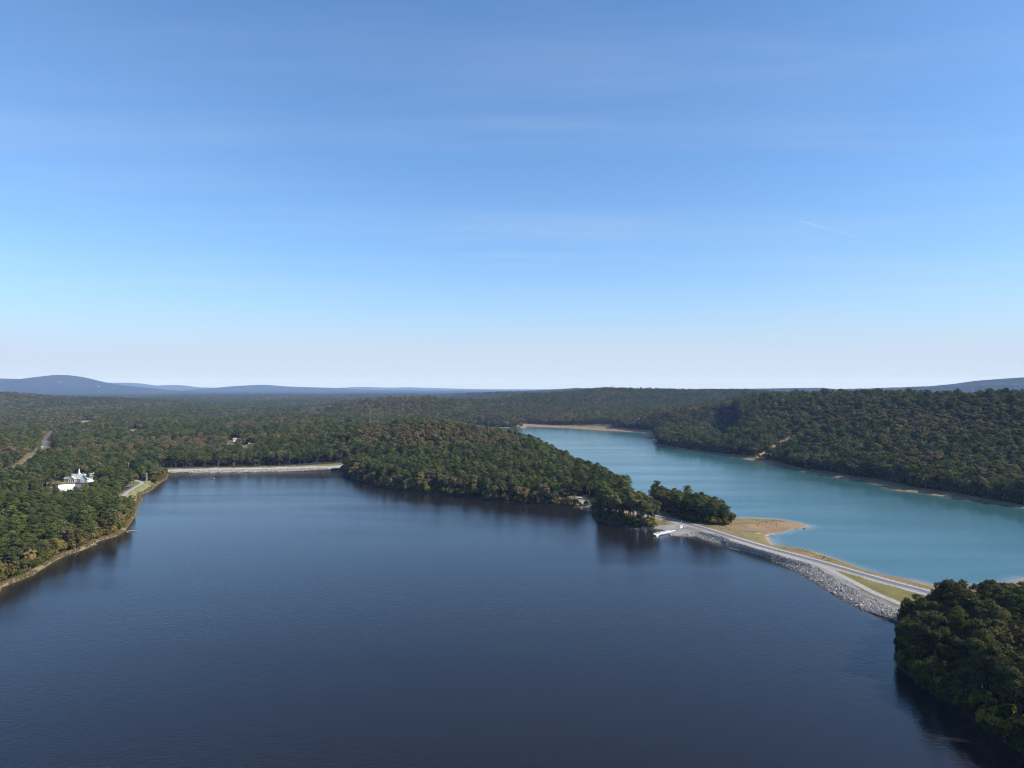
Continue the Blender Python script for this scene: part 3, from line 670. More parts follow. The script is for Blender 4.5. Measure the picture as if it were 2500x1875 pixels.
# sizes
s0 = rng.triangular(.58, .98, 1.26, NT)*np.select([TG == 0, TG == 3, TG == 7, TG == 1, TG == 2], [1.3, 1.12, .92, .86, .88], .95)
s0 *= np.where(isp, 1.0, 1.02)
low = np.exp(-(((TX+430)/75)**2+((TY-655)/45)**2)); s0 *= 1-.42*low            # young growth below the church
for cx, cy in ((-465, 1130), (-405, 1060)): s0 *= 1-.35*np.exp(-(((TX-cx)/60)**2+((TY-cy)/60)**2))
s0 *= np.where((tf.dn < 6) & (TG < 4), rng.uniform(.55, 1, NT), 1)
st_ = np.interp(TX/TY, [a for a, b in BLUFF_TOP], [b for a, b in BLUFF_TOP]); lim = np.clip((CAM_H-st_*np.hypot(TX, TY)*TY/np.hypot(TX, TY)-tf.h), 4.5, 24)/np.where(isp, 20.5, 17.)
m0 = TG == 0; s0[m0] = np.minimum(s0, lim*rng.uniform(.8, 1.03, NT))[m0]
grow = np.select([TB == 3, TB == 4], [1.45, 2.4], 1.0)*np.where(TB == 2, 1.25, 1)
grow = np.where(TB == 1, 1.18, np.where(TB == 0, 1.06, grow))
SXY = np.where(TG == 0, np.maximum(s0*.95, .6), s0)*grow*np.where(isp, 1.12, 1.0)*rng.uniform(.9, 1.12, NT)
SZ = s0*np.select([TB == 3, TB == 4], [1.0, 1.05], 1.0)
ROT = rng.uniform(0, 6.283, NT); TZ = tf.h-.2

is_bare = (bi == 5) & ~isp & (rng.random(NT) < .6) & (TB <= 1)
# the trees that show largest stand as things of their own
def pick_visible(limit):
    cand = np.where((TB <= 1) & (TY > 60) & ~is_bare)[0]
    cand = cand[np.argsort(tf.r[cand])]
    buf = np.zeros((768, 1024), bool); got = []
    for i in cand:
        if TY[i] > 1250: break
        k = FPX/TY[i]; u = 512+TX[i]*k; Hh = (20. if isp[i] else 16.8)*SZ[i]; rw = (3.5 if isp[i] else 5.)*SXY[i]
        vt = 387-(TZ[i]+Hh-CAM_H)*k; vb = 387-(TZ[i]+Hh*.25-CAM_H)*k
        x0, x1, y0, y1 = int(u-rw*k*.8), int(u+rw*k*.8)+1, int(vt), int(vb)+1
        if x1 <= 0 or x0 >= 1024 or y0 >= 768 or y1 <= 0: continue
        s_ = buf[max(y0, 0):y1, max(x0, 0):x1]
        if s_.size == 0: continue
        got.append((int((~s_).sum()), i)); s_[:] = True
    got.sort(reverse=True); res = []; cnt = {True: 0, False: 0}
    for n_, i in got:
        if n_ < 18: break
        if cnt[bool(isp[i])] < limit: cnt[bool(isp[i])] += 1; res.append(i)
    return res
PICK = pick_visible(295)
single = np.zeros(NT, bool); single[PICK] = True
# ------------------------------------------------------------------ woods: what nobody would count
def scatter_nodes():
    ng = bpy.data.node_groups.new('scatter', 'GeometryNodeTree')
    ng.interface.new_socket('Geometry', in_out='INPUT', socket_type='NodeSocketGeometry'); ng.interface.new_socket('Geometry', in_out='OUTPUT', socket_type='NodeSocketGeometry')
    gi = ng.nodes.new('NodeGroupInput'); go = ng.nodes.new('NodeGroupOutput'); jn_ = ng.nodes.new('GeometryNodeJoinGeometry')
    def attr(name, typ):
        n = ng.nodes.new('GeometryNodeInputNamedAttribute'); n.data_type = typ; n.inputs['Name'].default_value = name; return n.outputs['Attribute']
    a_p, a_r, a_s = attr('pick', 'INT'), attr('turn', 'FLOAT_VECTOR'), attr('size', 'FLOAT_VECTOR')
    for k, src in enumerate(SRC):
        oi = ng.nodes.new('GeometryNodeObjectInfo'); oi.transform_space = 'ORIGINAL'; oi.inputs['Object'].default_value = src
        eq = ng.nodes.new('FunctionNodeCompare'); eq.data_type = 'INT'; eq.operation = 'EQUAL'
        ia = [s for s in eq.inputs if s.type == 'INT']; ng.links.new(a_p, ia[0]); ia[1].default_value = k
        ip = ng.nodes.new('GeometryNodeInstanceOnPoints')
        ng.links.new(gi.outputs[0], ip.inputs['Points']); ng.links.new(eq.outputs[0], ip.inputs['Selection']); ng.links.new(oi.outputs['Geometry'], ip.inputs['Instance'])
        er = ng.nodes.new('FunctionNodeEulerToRotation'); ng.links.new(a_r, er.inputs[0]); ng.links.new(er.outputs[0], ip.inputs['Rotation']); ng.links.new(a_s, ip.inputs['Scale'])
        ng.links.new(ip.outputs[0], jn_.inputs[0])
    ng.links.new(jn_.outputs[0], go.inputs[0]); return ng
SCATTER = scatter_nodes()
def wood(name, x, y, z, pick, rot, sxy, sz, tint, label, cat):
    n = len(x)
    if n == 0: return None
    me = bpy.data.meshes.new(name); me.vertices.add(n); me.vertices.foreach_set('co', np.stack([x, y, z], 1).astype(np.float32).ravel())
    set_attr(me, 'pick', pick, 'INT'); lean = rng.normal(0, .03, (n, 2))
    set_attr(me, 'turn', np.concatenate([lean, rot[:, None]], 1), 'FLOAT_VECTOR'); set_attr(me, 'size', np.stack([sxy, sxy, sz], 1), 'FLOAT_VECTOR'); set_attr(me, 'tint', tint, 'FLOAT_COLOR')
    o = bpy.data.objects.new(name, me); link(o); md = o.modifiers.new('scatter', 'NODES'); md.node_group = SCATTER
    return tag(o, label, cat, kind='stuff')
PICKSRC = np.where(TB <= 1, np.where(isp, I_PH+rng.integers(0, NP_, NT), I_BH+rng.integers(0, NB_, NT)), np.where(isp, I_PL+rng.integers(0, 3, NT), I_BL+rng.integers(0, 4, NT)))
PICKSRC = np.where(is_bare, I_BARE+rng.integers(0, 2, NT), PICKSRC)
WOODS = {0: ('bluff_wood', 'dark mixed wood behind the front trees of the near right bluff'), 1: ('lake_bank_wood', 'mixed pine and autumn wood on the left lake bank around the church'), 2: ('peninsula_wood', 'autumn wood covering the peninsula hill between the two lakes'),
         3: ('grove_undertrees', 'small trees inside the waterside grove beside the dock'), 4: ('valley_forest', 'brown and green forest filling the flat valley beyond the far dam'), 5: ('hill_forest', 'dark green hardwood forest on the hill right of the turquoise lake'),
         6: ('far_hill_forest', 'forest on the low hills across the far end of the turquoise lake'), 7: ('spit_undertrees', 'small trees inside the clump behind the causeway road'), 8: ('distant_forest', 'hazy forest on the plain at the foot of the blue mountains'), 9: ('ridge_forest', 'bluish forest on the high ridge at the far right')}
for gg, (nm, lab) in WOODS.items():
    m = (TG == gg) & ~single
    wood(nm, TX[m], TY[m], TZ[m], PICKSRC[m], ROT[m], SXY[m], SZ[m], tint[m], lab, 'forest')
# undergrowth along the wooded shores
def shore_points(sp, test, boxes):
    xs, ys = [], []
    for b in boxes: x, y = jgrid(*b, sp); xs.append(x); ys.append(y)
    x = np.concatenate(xs); y = np.concatenate(ys); g = fields(x, y); k = test(g); g.__dict__ = {a: (v[k] if isinstance(v, np.ndarray) else v) for a, v in g.__dict__.items()}
    return x[k], y[k], g
BX = [(-450, -265, 370, 900), (-240, 120, 545, 950), (130, 330, 150, 345), (118, 176, 540, 676)]
def under_ok(g):
    b = no_trees(g) & (g.d > 2.5); near_edge = ((g.dn > .3) & (g.dn < 7)) | inside(g.P, GROVE_B)
    return near_edge & ~b & ((g.dn > 2.8) | (g.P[:, 0] > -200)) & ((vnoise(g.P[:, 0], g.P[:, 1], 9, 17) > .2) | (g.P[:, 0] > 140)) & ~((g.P[:, 0] > 130) & (g.P[:, 1] < 345) & (g.P[:, 0] < .548*g.P[:, 1]))
x, y, g = shore_points(3.0, under_ok, BX); n = len(x)
tn = PAL_B[rng.choice([0, 0, 1, 1, 2, 6], n)]*rng.uniform(.6, 1.1, (n, 1))
s = rng.uniform(.6, 1.35, n)*np.where((x > 120) & (y < 345), 1.8, 1.45)
wood('undergrowth', x, y, g.h-.2, I_SH+rng.integers(0, 3, n), rng.uniform(0, 6.28, n), s, s*rng.uniform(.8, 1.4, n), tn, 'low shrubs along the wooded shores under the trees', 'undergrowth')
x, y, g = shore_points(1.9, lambda g: (g.dn > -.25) & (g.dn < 3.6) & (g.P[:, 0] > .548*g.P[:, 1]), [(145, 260, 100, 338)]); n = len(x)
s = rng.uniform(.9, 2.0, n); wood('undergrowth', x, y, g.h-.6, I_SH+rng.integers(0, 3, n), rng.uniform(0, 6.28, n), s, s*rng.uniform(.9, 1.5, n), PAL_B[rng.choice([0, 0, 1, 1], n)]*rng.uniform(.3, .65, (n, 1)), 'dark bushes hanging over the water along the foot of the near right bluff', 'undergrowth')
x, y, g = shore_points(5, lambda g: (g.du > idw(g.P, BEACH)) & (g.du < idw(g.P, BEACH)+7) & (g.gul > 14), [(260, 480, 640, 1500)]); n = len(x)
s = rng.uniform(.9, 1.9, n); wood('undergrowth', x, y, g.h-.2, I_SH+rng.integers(0, 3, n), rng.uniform(0, 6.28, n), s, s*1.2, PAL_B[rng.choice([0, 0, 1, 2], n)]*rng.uniform(.6, 1, (n, 1)), 'low shrubs at the foot of the forested hill beside the turquoise lake', 'undergrowth')
x, y, g = shore_points(1.7, lambda g: (g.dn > .2) & (g.dn < 3.5) & (g.P[:, 0] < -255) & (g.P[:, 1] < 880) & (vnoise(g.P[:, 0], g.P[:, 1], 11, 19) > .22), [BX[0]]); n = len(x)
s = rng.uniform(.6, 1.2, n); wood('shore_grass', x, y, g.h-.1, I_TU+rng.integers(0, 2, n), rng.uniform(0, 6.28, n), s, s, np.array([(.19, .135, .062), (.165, .13, .06), (.13, .12, .048), (.2, .14, .075)])[rng.integers(0, 4, n)], 'tan dry grass fringing the left lake bank', 'grass')
x, y, g = shore_points(3.4, lambda g: (g.P[:, 0] > 118) & (g.du > 7) & (g.du < 60) & (g.road > 7) & ~g.nearside & (g.P[:, 1] > 410) & (g.P[:, 1] < 700) & (vnoise(g.P[:, 0], g.P[:, 1], 13, 23) > .66), [(118, 240, 410, 700)]); n = len(x)
s = rng.uniform(.25, .5, n); wood('spit_grass', x, y, g.h-.1, I_TU+rng.integers(0, 2, n), rng.uniform(0, 6.28, n), s*1.3, s, np.array([(.21, .165, .08), (.19, .15, .075), (.16, .14, .065)])[rng.integers(0, 3, n)], 'rough dry grass growing on the clay spit', 'grass')

# ------------------------------------------------------------------ the trees that can be told apart
def proto_tree(name, ct):
    e = bpy.data.objects.new(name, None)
    c = bpy.data.objects.new('crown', np_mesh('crown', *ct[0], [LEAF_O])); t = bpy.data.objects.new('trunk', np_mesh('trunk', *ct[1], [BARK]))
    return e, c, t
PROT = {True: [proto_tree('pine_tree', ct) for ct in PINE_HI], False: [proto_tree('broadleaf_tree', ct) for ct in BROAD_HI]}
PCOL = ['blackish green', 'dark green', 'fresh green', 'greyish green']
BCOL = ['deep green', 'olive green', 'brownish olive', 'bronze', 'rusty brown', 'bare greyish brown', 'yellow green', 'orange red', 'straw yellow']
RNAME = {0: 'near right bluff', 1: 'left lake bank', 2: 'wooded peninsula', 3: 'grove beside the dock', 7: 'clump across the road', 4: 'wood behind the dam', 5: 'hill beside the turquoise lake', 6: 'far hills', 8: 'plain', 9: 'ridge'}
descr = {}
for i in PICK:
    col = PCOL[pi[i]] if isp[i] else BCOL[bi[i]]; kind = 'pine' if isp[i] else 'broadleaf tree'; g_ = int(TG[i]); d_ = min(tf.dn[i], tf.du[i])
    row = "at the water's edge of" if d_ < 9 else ('in the second row of' if d_ < 26 else 'farther inland on')
    if g_ in (3, 7): row = 'in' if d_ >= 9 else "at the water's edge of"
    if g_ == 1: row += (' near the church on' if TY[i] > 690 and d_ > 9 else '')
    if g_ == 1 and row.endswith('on on'): row = row[:-3]
    if g_ in (2, 5) and d_ >= 26: row = 'high on' if tf.h[i] > (22 if g_ == 2 else 48) else ('halfway up' if tf.h[i] > (10 if g_ == 2 else 20) else 'low down on')
    size = 'tall' if SZ[i] > 1.0 else ('low' if SZ[i] < .72 else '')
    rn = RNAME[g_]
    lab = f'{size} {col} {kind} {row} the {rn}'.strip().replace('on near the church on', 'near the church on').replace('of near the church on', 'near the church on')
    descr.setdefault((lab, g_, kind), []).append(i)
ORD = ['leftmost', 'second from left', 'third from left', 'rightmost']
label_of = {}
for (lab, g_, kind), ii in descr.items():
    ii.sort(key=lambda i: TX[i]/TY[i])
    if len(ii) == 1: label_of[ii[0]] = lab
    elif len(ii) <= 4:
        names = {2: ['left of the two', 'right of the two'], 3: ['leftmost', 'middle', 'rightmost'], 4: ORD}[len(ii)]
        for nm, i in zip(names, ii): label_of[i] = (f'{lab}, {nm}')
    else:
        nearest = min(ii, key=lambda i: tf.r[i]); tallest = max(ii, key=lambda i: SZ[i])
        for i in ii: label_of[i] = lab
        if nearest != tallest and len(ii) > 5:
            label_of[nearest] = lab+', nearest one'; label_of[tallest] = lab+', tallest one'
for k_, v_ in label_of.items():
    if len(v_.split()) > 16: v_ = v_.replace('broadleaf tree', 'broadleaf')
    if len(v_.split()) > 16: v_ = v_.replace('in the second row of', 'second row of')
    if len(v_.split()) > 16: v_ = v_.replace('second row of', 'behind')
    for a_, b_ in (('in the second row of', 'behind shore trees of'), ("at the water's edge of", 'by the water on'), ('farther inland on', 'inland on'), ('near the church on the left lake bank', 'near the church'), ('grove beside the dock', 'dock grove'), ('the hill beside the turquoise lake', 'the hill'), ('behind shore trees of', 'behind')):
        if len(v_.split()) > 16: v_ = v_.replace(a_, b_)
    label_of[k_] = v_
def plant(pr, x, y, z, rot, sxy, sz, col, label, cat, group):
    e0, c0, t0 = pr; e = e0.copy(); link(e); e.location = (x, y, z); e.rotation_euler = (0, 0, rot); e.scale = (sxy, sxy, sz)
    c = c0.copy(); link(c, e); c.color = (*col, 1); t = t0.copy(); link(t, e)
    return tag(e, label, cat, group)
for i in PICK:
    p = bool(isp[i]); pr = PROT[p][int(PICKSRC[i])-(I_PH if p else I_BH)]
    g_ = int(TG[i]); plant(pr, float(TX[i]), float(TY[i]), float(TZ[i]), float(ROT[i]), float(SXY[i]), float(SZ[i]), tuple(float(q) for q in tint[i]), label_of[i], 'pine tree' if p else 'tree', ('pines of the ' if p else 'broadleaf trees of the ')+RNAME[g_])
plant(PROT[False][1], -350, 655, height(-350, 655)-.2, 1., .62, .52, (.036, .052, .022), 'small round dark tree standing alone on the grassy bank by the drive', 'tree', 'trees standing alone')

# ------------------------------------------------------------------ buildings
def window(parent, c, w, h, rz=0, depth=.12, frame=True):
    g = MB().box((0, 0, 0), (w, depth, h)).build('window', M_GLASS, parent); g.location = c; g.rotation_euler = (0, 0, rz)
    if frame:
        m = MB(); t = .14
        for dx in (-w/2-t/2, w/2+t/2): m.box((dx, 0, 0), (t, depth+.1, h+2*t))
        for dz in (-h/2-t/2, h/2+t/2): m.box((0, 0, dz), (w, depth+.1, t))
        m.box((0, 0, 0), (.08, depth+.06, h)).box((0, 0, 0), (w, depth+.05, .08))
        m.build('frame', M_WHITE, g)
    return g
ch = empty('church', (-487, 789, 5.0), R(-4)); ch.scale = (.92, .92, .95); tag(ch, 'white church with sage green roof, columned portico and small steeple', 'church')
MB().hall(-11, 13, 0, 11, -1, 3.7, 8.4).build('wall', M_WHITE, ch)
MB().gable(-11, 13, 0, 11, 3.75, 8.45, 'x', .6, .3).build('roof', M_ROOF, ch)
MB().hall(13.02, 22, -5, 14, -1, 4.0, 9.0, 'y').build('wing', M_WHITE, ch)
MB().gable(13.4, 22, -5, 14, 4.05, 9.05, 'y', .5, .3).build('wing_roof', M_ROOF, ch)
MB().hall(5.8, 12.4, -3.6, -.02, -1, 2.4, 4.4, 'y').build('entry_hall', M_WHITE, ch)
MB().gable(5.8, 12.4, -3.6, -.02, 2.45, 4.45, 'y', .3, .22).build('entry_roof', M_ROOF, ch)
MB().loft([[(-3.4, y, 3.3), (5.0, y, 3.3), (5.0, y, 3.75), (.8, y, 6.4), (-3.4, y, 3.75)] for y in (-.05, -4.2)]).build('pediment', M_WHITE, ch)
MB().gable(-3.4, 5.0, -4.2, -.05, 3.9, 6.55, 'y', .35, .2).build('portico_roof', M_ROOF, ch)
MB().box((.8, -2.2, -.35), (8.8, 4.6, .7)).build('portico_floor', M_BRICK, ch)
for cx in (-3.0, -.5, 2.1, 4.6):
    MB().cyl((cx, -3.9, 0), (cx, -3.9, 3.3), .28, .23, 10).build('column', M_WHITE, ch)
d = MB().box((.8, -.06, 1.1), (1.9, .12, 2.3)).build('door', M_GLASS, ch)
MB().box((1.0, -.2, 1.1), (.08, .12, .3)).build('handle', M_STEEL, d)
for cx in (-9.4, -7.2, -5.0): window(ch, (cx, -.04, 1.7), 1.0, 1.9)
for cx in (15.4, 19.6): window(ch, (cx, -5.04, 1.8), 1.0, 1.9)
st = MB().box((4.0, 5.5, 8.2), (2.3, 2.3, 3.0)).build('steeple', M_WHITE, ch)
MB().cyl((4.0, 5.5, 9.7), (4.0, 5.5, 11.6), .85, .8, 8).build('belfry', M_WHITE, st)
MB().cyl((4.0, 5.5, 11.6), (4.0, 5.5, 15.2), .85, .04, 8).build('spire', M_WHITE, st)
hl = empty('fellowship_hall', (-451, 722, 4.9), R(32)); hl.scale = (.68, .68, .85); tag(hl, 'low building with white metal roof, tan side and red brick base beside the church', 'hall')
MB().hall(-11, 9, -8, 8, -1, 3.9, 7.2).build('wall', M_WHITE, hl)
MB().gable(-11, 9, -8, 8, 3.95, 7.25, 'x', .5, .25).build('roof', M_METALROOF, hl)
MB().hall(9.01, 9.15, -8, 8, 1.2, 3.9, 7.1).build('end_wall', M_TAN, hl)
MB().box((9.1, 0, .1), (.2, 16, 2.2)).build('brick_base', M_BRICK, hl)
d = MB().box((9.26, 0, 1.1), (.12, 2.0, 2.4)).build('door', M_WHITE, hl); MB().box((9.36, .6, 1.1), (.1, .1, .3)).build('handle', M_STEEL, d)
for q in (-7, -3.4, .2, 3.8): window(hl, (q, -8.06, 2.3), 1.3, 1.2)
def flat_poly(name, pts, z, mat, label, cat):
    o = MB().add([(x, y, z) for x, y in pts]+[(x, y, z-.5) for x, y in pts], [tuple(range(len(pts))), *[(i, i+len(pts), (i+1) % len(pts)+len(pts), (i+1) % len(pts)) for i in range(len(pts))]]).build(name, mat)
    return tag(o, label, cat, kind='structure')
flat_poly('parking_lot', [(-472, 748), (-440, 715), (-402, 722), (-408, 770), (-440, 783), (-478, 780)], 5.12, M_ASPH, 'grey asphalt parking lot between the church and the hall', 'parking lot')
def house(name, label, cat, x, y, rz, w, d, hw, hr, wm, rm, nwin=3, z=None):
    e = empty(name, (x, y, (height(x, y) if z is None else z)), R(rz)); tag(e, label, cat)
    MB().hall(-w/2, w/2, -d/2, d/2, -1, hw, hr).build('wall', wm, e); MB().gable(-w/2, w/2, -d/2, d/2, hw+.05, hr+.05, 'x', .5, .3).build('roof', rm, e)
    dd = MB().box((0, -d/2-.05, 1.05), (1.2, .14, 2.1)).build('door', M_BRICK, e); MB().box((.4, -d/2-.16, 1.05), (.1, .1, .25)).build('handle', M_STEEL, dd)
    for k in range(nwin):
        q = -w/2+w*(k+.5)/nwin
        if abs(q) > 1.4: window(e, (q, -d/2-.04, 1.7), 1.3, 1.3)
    return e
house('farmhouse', 'white farmhouse with pale grey roof at the back of a valley clearing', 'house', -492, 1272, 14, 12, 8, 3.2, 5.8, M_WHITE, M_GREYROOF, 4)
house('white_shed', 'tiny white shed right of the farmhouse in the valley clearing', 'shed', -475, 1274, 8, 4.5, 3.5, 2.4, 3.4, M_WHITE, M_METALROOF, 0)
house('ranch_house', 'long house with tan roof and white walls behind the far dam', 'house', -424, 1172, -4, 19, 9, 3.0, 6.0, M_WHITE, M_TANROOF, 5)
house('red_roofed_shed', 'small shed with salmon roof in the shade near the far end of the drive', 'shed', -463, 888, 20, 8, 6, 2.5, 4.6, M_TAN, M_SALMON, 2)
house('white_barn', 'tiny distant white building alone in the forest plain below the mountains', 'building', -2166, 4391, 0, 24, 12, 6, 9, M_WHITE, M_METALROOF, 5)
for (x, y, lab) in ((-7780, 12257, 'tiny pale house low on the slope of the left mountain'), (-7168, 12331, 'tiny pale house on the mountain shoulder, left of a pair'), (-6908, 12350, 'tiny pale house on the mountain shoulder, right of a pair')):
    o = house('mountain_house', lab, 'house', x, y, 10, 26, 15, 5, 9, M_TAN, M_GREYROOF, 0); o['group'] = 'houses on the mountain slope'

# ------------------------------------------------------------------ vehicles
def car(paint, label, x, y, rz, group='cars parked by the church', z=None, van=False):
    e = empty('van' if van else 'parked_car', (x, y, (height(x, y)+.02 if z is None else z)), R(rz)); tag(e, label, 'van' if van else 'car', group)
    top = 1.95 if van else 1.45
    m = MB(); rings = []
    prof = [(-2.25, .42, .72), (-2.2, .3, .92), (-1.4, .28, .98 if not van else 1.1), (0, .28, 1.0), (1.2, .28, .98), (2.05, .3, .82), (2.25, .42, .66)]
    for px, lo, hi_ in prof: rings.append([(px, -.86, lo), (px, .86, lo), (px, .9, (lo+hi_)/2), (px, .8, hi_), (px, -.8, hi_), (px, -.9, (lo+hi_)/2)])
    m.loft(rings).build('body', paint, e)
    a0, a1 = (-2.0, 1.1) if van else (-1.6, .95); t0, t1 = (-1.9, .6) if van else (-1.05, .35)
    MB().loft([[(a0, -.76, .97), (a1, -.76, .97), (a1, .76, .97), (a0, .76, .97)], [(t0, -.6, top-.06), (t1, -.6, top-.06), (t1, .6, top-.06), (t0, .6, top-.06)]]).build('window', M_GLASS, e)
    MB().box(((t0+t1)/2, 0, top-.02), (t1-t0+.1, 1.24, .1)).build('roof', paint, e)
    for wx in (-1.4, 1.4):
        for wy in (-.8, .8):
            w_ = MB().cyl((wx, wy-.11, .32), (wx, wy+.11, .32), .32, .32, 12).build('wheel', M_DARK, e)
    for wy in (-.6, .6): MB().box((2.2, wy, .66), (.1, .34, .14)).build('headlight', M_WHITE, e)
    return e
car(CARPAINT['black'], 'black car parked beside the tan end wall of the hall', -442, 722, 30, z=5.13)
car(CARPAINT['white'], 'white car parked next to the black car by the hall', -437, 724.5, 30, z=5.13)
car(CARPAINT['silver'], 'silver car in the middle of the church parking lot', -430, 733, 95, z=5.13)
car(CARPAINT['white'], 'white car at the right edge of the church parking lot', -414, 735, 20, z=5.13)
car(CARPAINT['red'], 'dark red car parked in front of the church portico', -462, 771, 5, z=5.13)
car(CARPAINT['white'], 'white van standing on the verge of the country road', -778, 1178, 60, 'vehicles by the country road', van=True)
car(CARPAINT['black'], 'dark car driving down the shaded country road', -662, 984, 122, 'vehicles by the country road')

# ------------------------------------------------------------------ poles, signs, mast
def pole(name, label, x, y, h, arm=True, lean=0, group='utility poles near the church'):
    e = empty(name, (x, y, height(x, y)-.3), .5); e.rotation_euler = (0, R(lean), .5); tag(e, label, 'utility pole', group)
    MB().cyl((0, 0, 0), (0, 0, h), .2, .14, 8).build('post', M_POLE, e)
    if arm:
        MB().box((0, .17, h-.6), (2.2, .12, .14)).build('crossarm', M_POLE, e)
        for q in (-.95, .95): MB().cyl((q, .17, h-.53), (q, .17, h-.25), .07, .05, 6).build('insulator', M_STEEL, e)
        MB().cyl((.3, -.1, h-2.2), (.3, -.1, h-1.3), .22, .22, 8).build('transformer', M_STEEL, e)
    return e
pole('utility_pole', 'pale utility pole with crossarm on the grassy point of the left bank', -404.4, 787, 10.5)
pole('utility_pole', 'bare wooden pole leaning among shrubs right of the grassy point', -413, 806, 6.5, False, 4)
pole('utility_pole', 'utility pole at the road bend right of the church', -452, 811, 9)
pole('utility_pole', 'utility pole in front of dark trees near the salmon roofed shed', -470, 872, 13)
sg = empty('roadside_sign', (-426.5, 733, 5.1), R(10)); tag(sg, 'tall white sign panel at the right edge of the parking lot', 'sign')
MB().box((0, 0, 2.6), (1.5, .3, 3.6)).build('panel', M_WHITE, sg)
for q in (-.55, .55): MB().box((q, 0, .4), (.2, .2, .9)).build('post', M_WHITE, sg)
MB().box((0, 0, 4.5), (1.8, .5, .22)).build('cap', M_WHITE, sg)
tk = empty('propane_tank', (-437.5, 803, height(-437.5, 803))); tag(tk, 'small rounded white tank under trees right of the church', 'tank')
MB().loft([[(q, r*math.cos(t), 1.2+r*math.sin(t)) for t in np.linspace(0, 2*math.pi, 13)[:-1]] for q, r in ((-1.5, .2), (-1.3, .6), (-.9, .8), (.9, .8), (1.3, .6), (1.5, .2))]).build('tank', M_WHITE, tk, smooth=True)
for q in (-.7, .7): MB().box((q, 0, .25), (.25, 1.0, .6)).build('cradle', M_STEEL, tk)
ms = empty('radio_mast', (-286, 1435, height(-286, 1435))); tag(ms, 'thin grey lattice mast rising above the valley trees', 'mast')
m = MB(); hh = 47
tri = [(.8*math.cos(a), .8*math.sin(a)) for a in (0, 2.094, 4.189)]
for px, py in tri: m.cyl((px, py, -.5), (px, py, hh), .07, .07, 4)
for k in range(0, 23):
    for j in range(3):
        a, b = tri[j], tri[(j+1) % 3]; m.cyl((*a, k*2), (*b, k*2+2), .025, .025, 4); m.cyl((*a, k*2), (*b, k*2), .025, .025, 4)
m.build('lattice', M_POLE, ms); MB().cyl((0, 0, hh-.5), (0, 0, hh+4), .09, .05, 6).build('antenna', M_STEEL, ms)
for q in (): MB().cyl((.8, -.5, q), (1.0, -.9, q), .55, .6, 10).build('dish', M_WHITE, ms)

# ------------------------------------------------------------------ by the boat ramp
pr = empty('floating_dock', (105.5, 525.6, .25), R(38.6)); tag(pr, 'white railed floating dock with blue floats at the boat ramp', 'dock')
m = MB()
for k in range(9): m.box((1+k*2, 0, .52), (1.97, 2.6, .14))
m.build('deck', M_DECK, pr)
for k in range(6): MB().box((1.6+k*3, 0, .05), (2.5, 2.2, .78)).build('float', M_FLOAT, pr, .06)
MB().box((1.0, -1.55, .0), (2.2, .45, .7)).build('boarding_step', M_WHITE, pr)
for sy in (-1.2, 1.2):
    for k in range(10):
        if sy < 0 and k in (1, 2): continue
        MB().box((.15+k*1.97, sy, 1.1), (.12, .12, 1.05)).build('railing_post', M_WHITE, pr)
    MB().box((9 if sy > 0 else 11.5, sy, 1.66), (18 if sy > 0 else 13, .14, .09)).build('rail', M_WHITE, pr); MB().box((9 if sy > 0 else 11.5, sy, 1.15), (18 if sy > 0 else 13, .07, .09)).build('rail', M_WHITE, pr)
MB().cyl((4.2, 1.5, -2), (4.2, 1.5, 5.2), .11, .09, 8).build('mooring_pile', M_POLE, pr)
MB().cyl((14.2, 1.5, -2), (14.2, 1.5, 2.2), .11, .09, 8).build('mooring_pile', M_POLE, pr)
MB().loft([[(18, -1, .45), (18, 1, .45), (18, 1, .6), (18, -1, .6)], [(23.5, -1, 1.1), (23.5, 1, 1.1), (23.5, 1, 1.25), (23.5, -1, 1.25)]]).build('gangway', M_DECK, pr)
nb = empty('notice_board', (129.3, 543.2, height(129.3, 543.2)), R(8)); tag(nb, 'large blank white notice board beside the boat ramp', 'notice board')
MB().box((0, 0, 1.45), (2.2, .12, 1.8)).build('panel', M_WHITE, nb)
for q in (-.95, .95): MB().box((q, .14, 1.2), (.14, .14, 2.5)).build('post', M_POLE, nb)
MB().loft([[(-1.3, -.25, 2.38), (1.3, -.25, 2.38), (1.3, 0, 2.55), (-1.3, 0, 2.55)], [(-1.3, -.27, 2.44), (1.3, -.27, 2.44), (1.3, 0, 2.62), (-1.3, 0, 2.62)]]).build('canopy', M_WHITE, nb)
sb = empty('fee_box', (131.9, 543.2, height(131.9, 543.2)), R(8)); tag(sb, 'small white box on a post right of the notice board', 'box')
MB().box((0, 0, 1.05), (.75, .5, .8)).build('box', M_WHITE, sb, .04); MB().box((0, 0, .3), (.16, .16, .8)).build('post', M_POLE, sb); MB().box((0, -.03, 1.49), (.85, .65, .08)).build('lid', M_WHITE, sb)
for dx, lab in ((0, 'yellow bollard at the top of the ramp, left of two'), (1.7, 'yellow bollard at the top of the ramp, right of two')):
    b = empty('bollard', (136.8+dx, 530.6-.3*dx, height(136.8+dx, 530.6-.3*dx))); tag(b, lab, 'bollard', 'yellow bollards by the ramp')
    MB().cyl((0, 0, -.3), (0, 0, 1.15), .2, .2, 10).build('post', M_YELLOW, b); MB().cyl((0, 0, 1.15), (0, 0, 1.26), .2, .08, 10).build('cap', M_YELLOW, b)
for x, y, lab in ((131.8, 553, 'thin dark sign post on the road verge above the ramp'), (152.5, 512, 'thin dark sign post on the causeway shoulder')):
    e = empty('sign_post', (x, y, height(x, y)-.2)); tag(e, lab, 'sign post', 'sign posts along the causeway road')
    MB().cyl((0, 0, 0), (0, 0, 2.6), .05, .05, 6).build('post', M_POLE, e); MB().box((0, -.07, 2.3), (.6, .04, .6)).build('plate', M_STEEL, e)
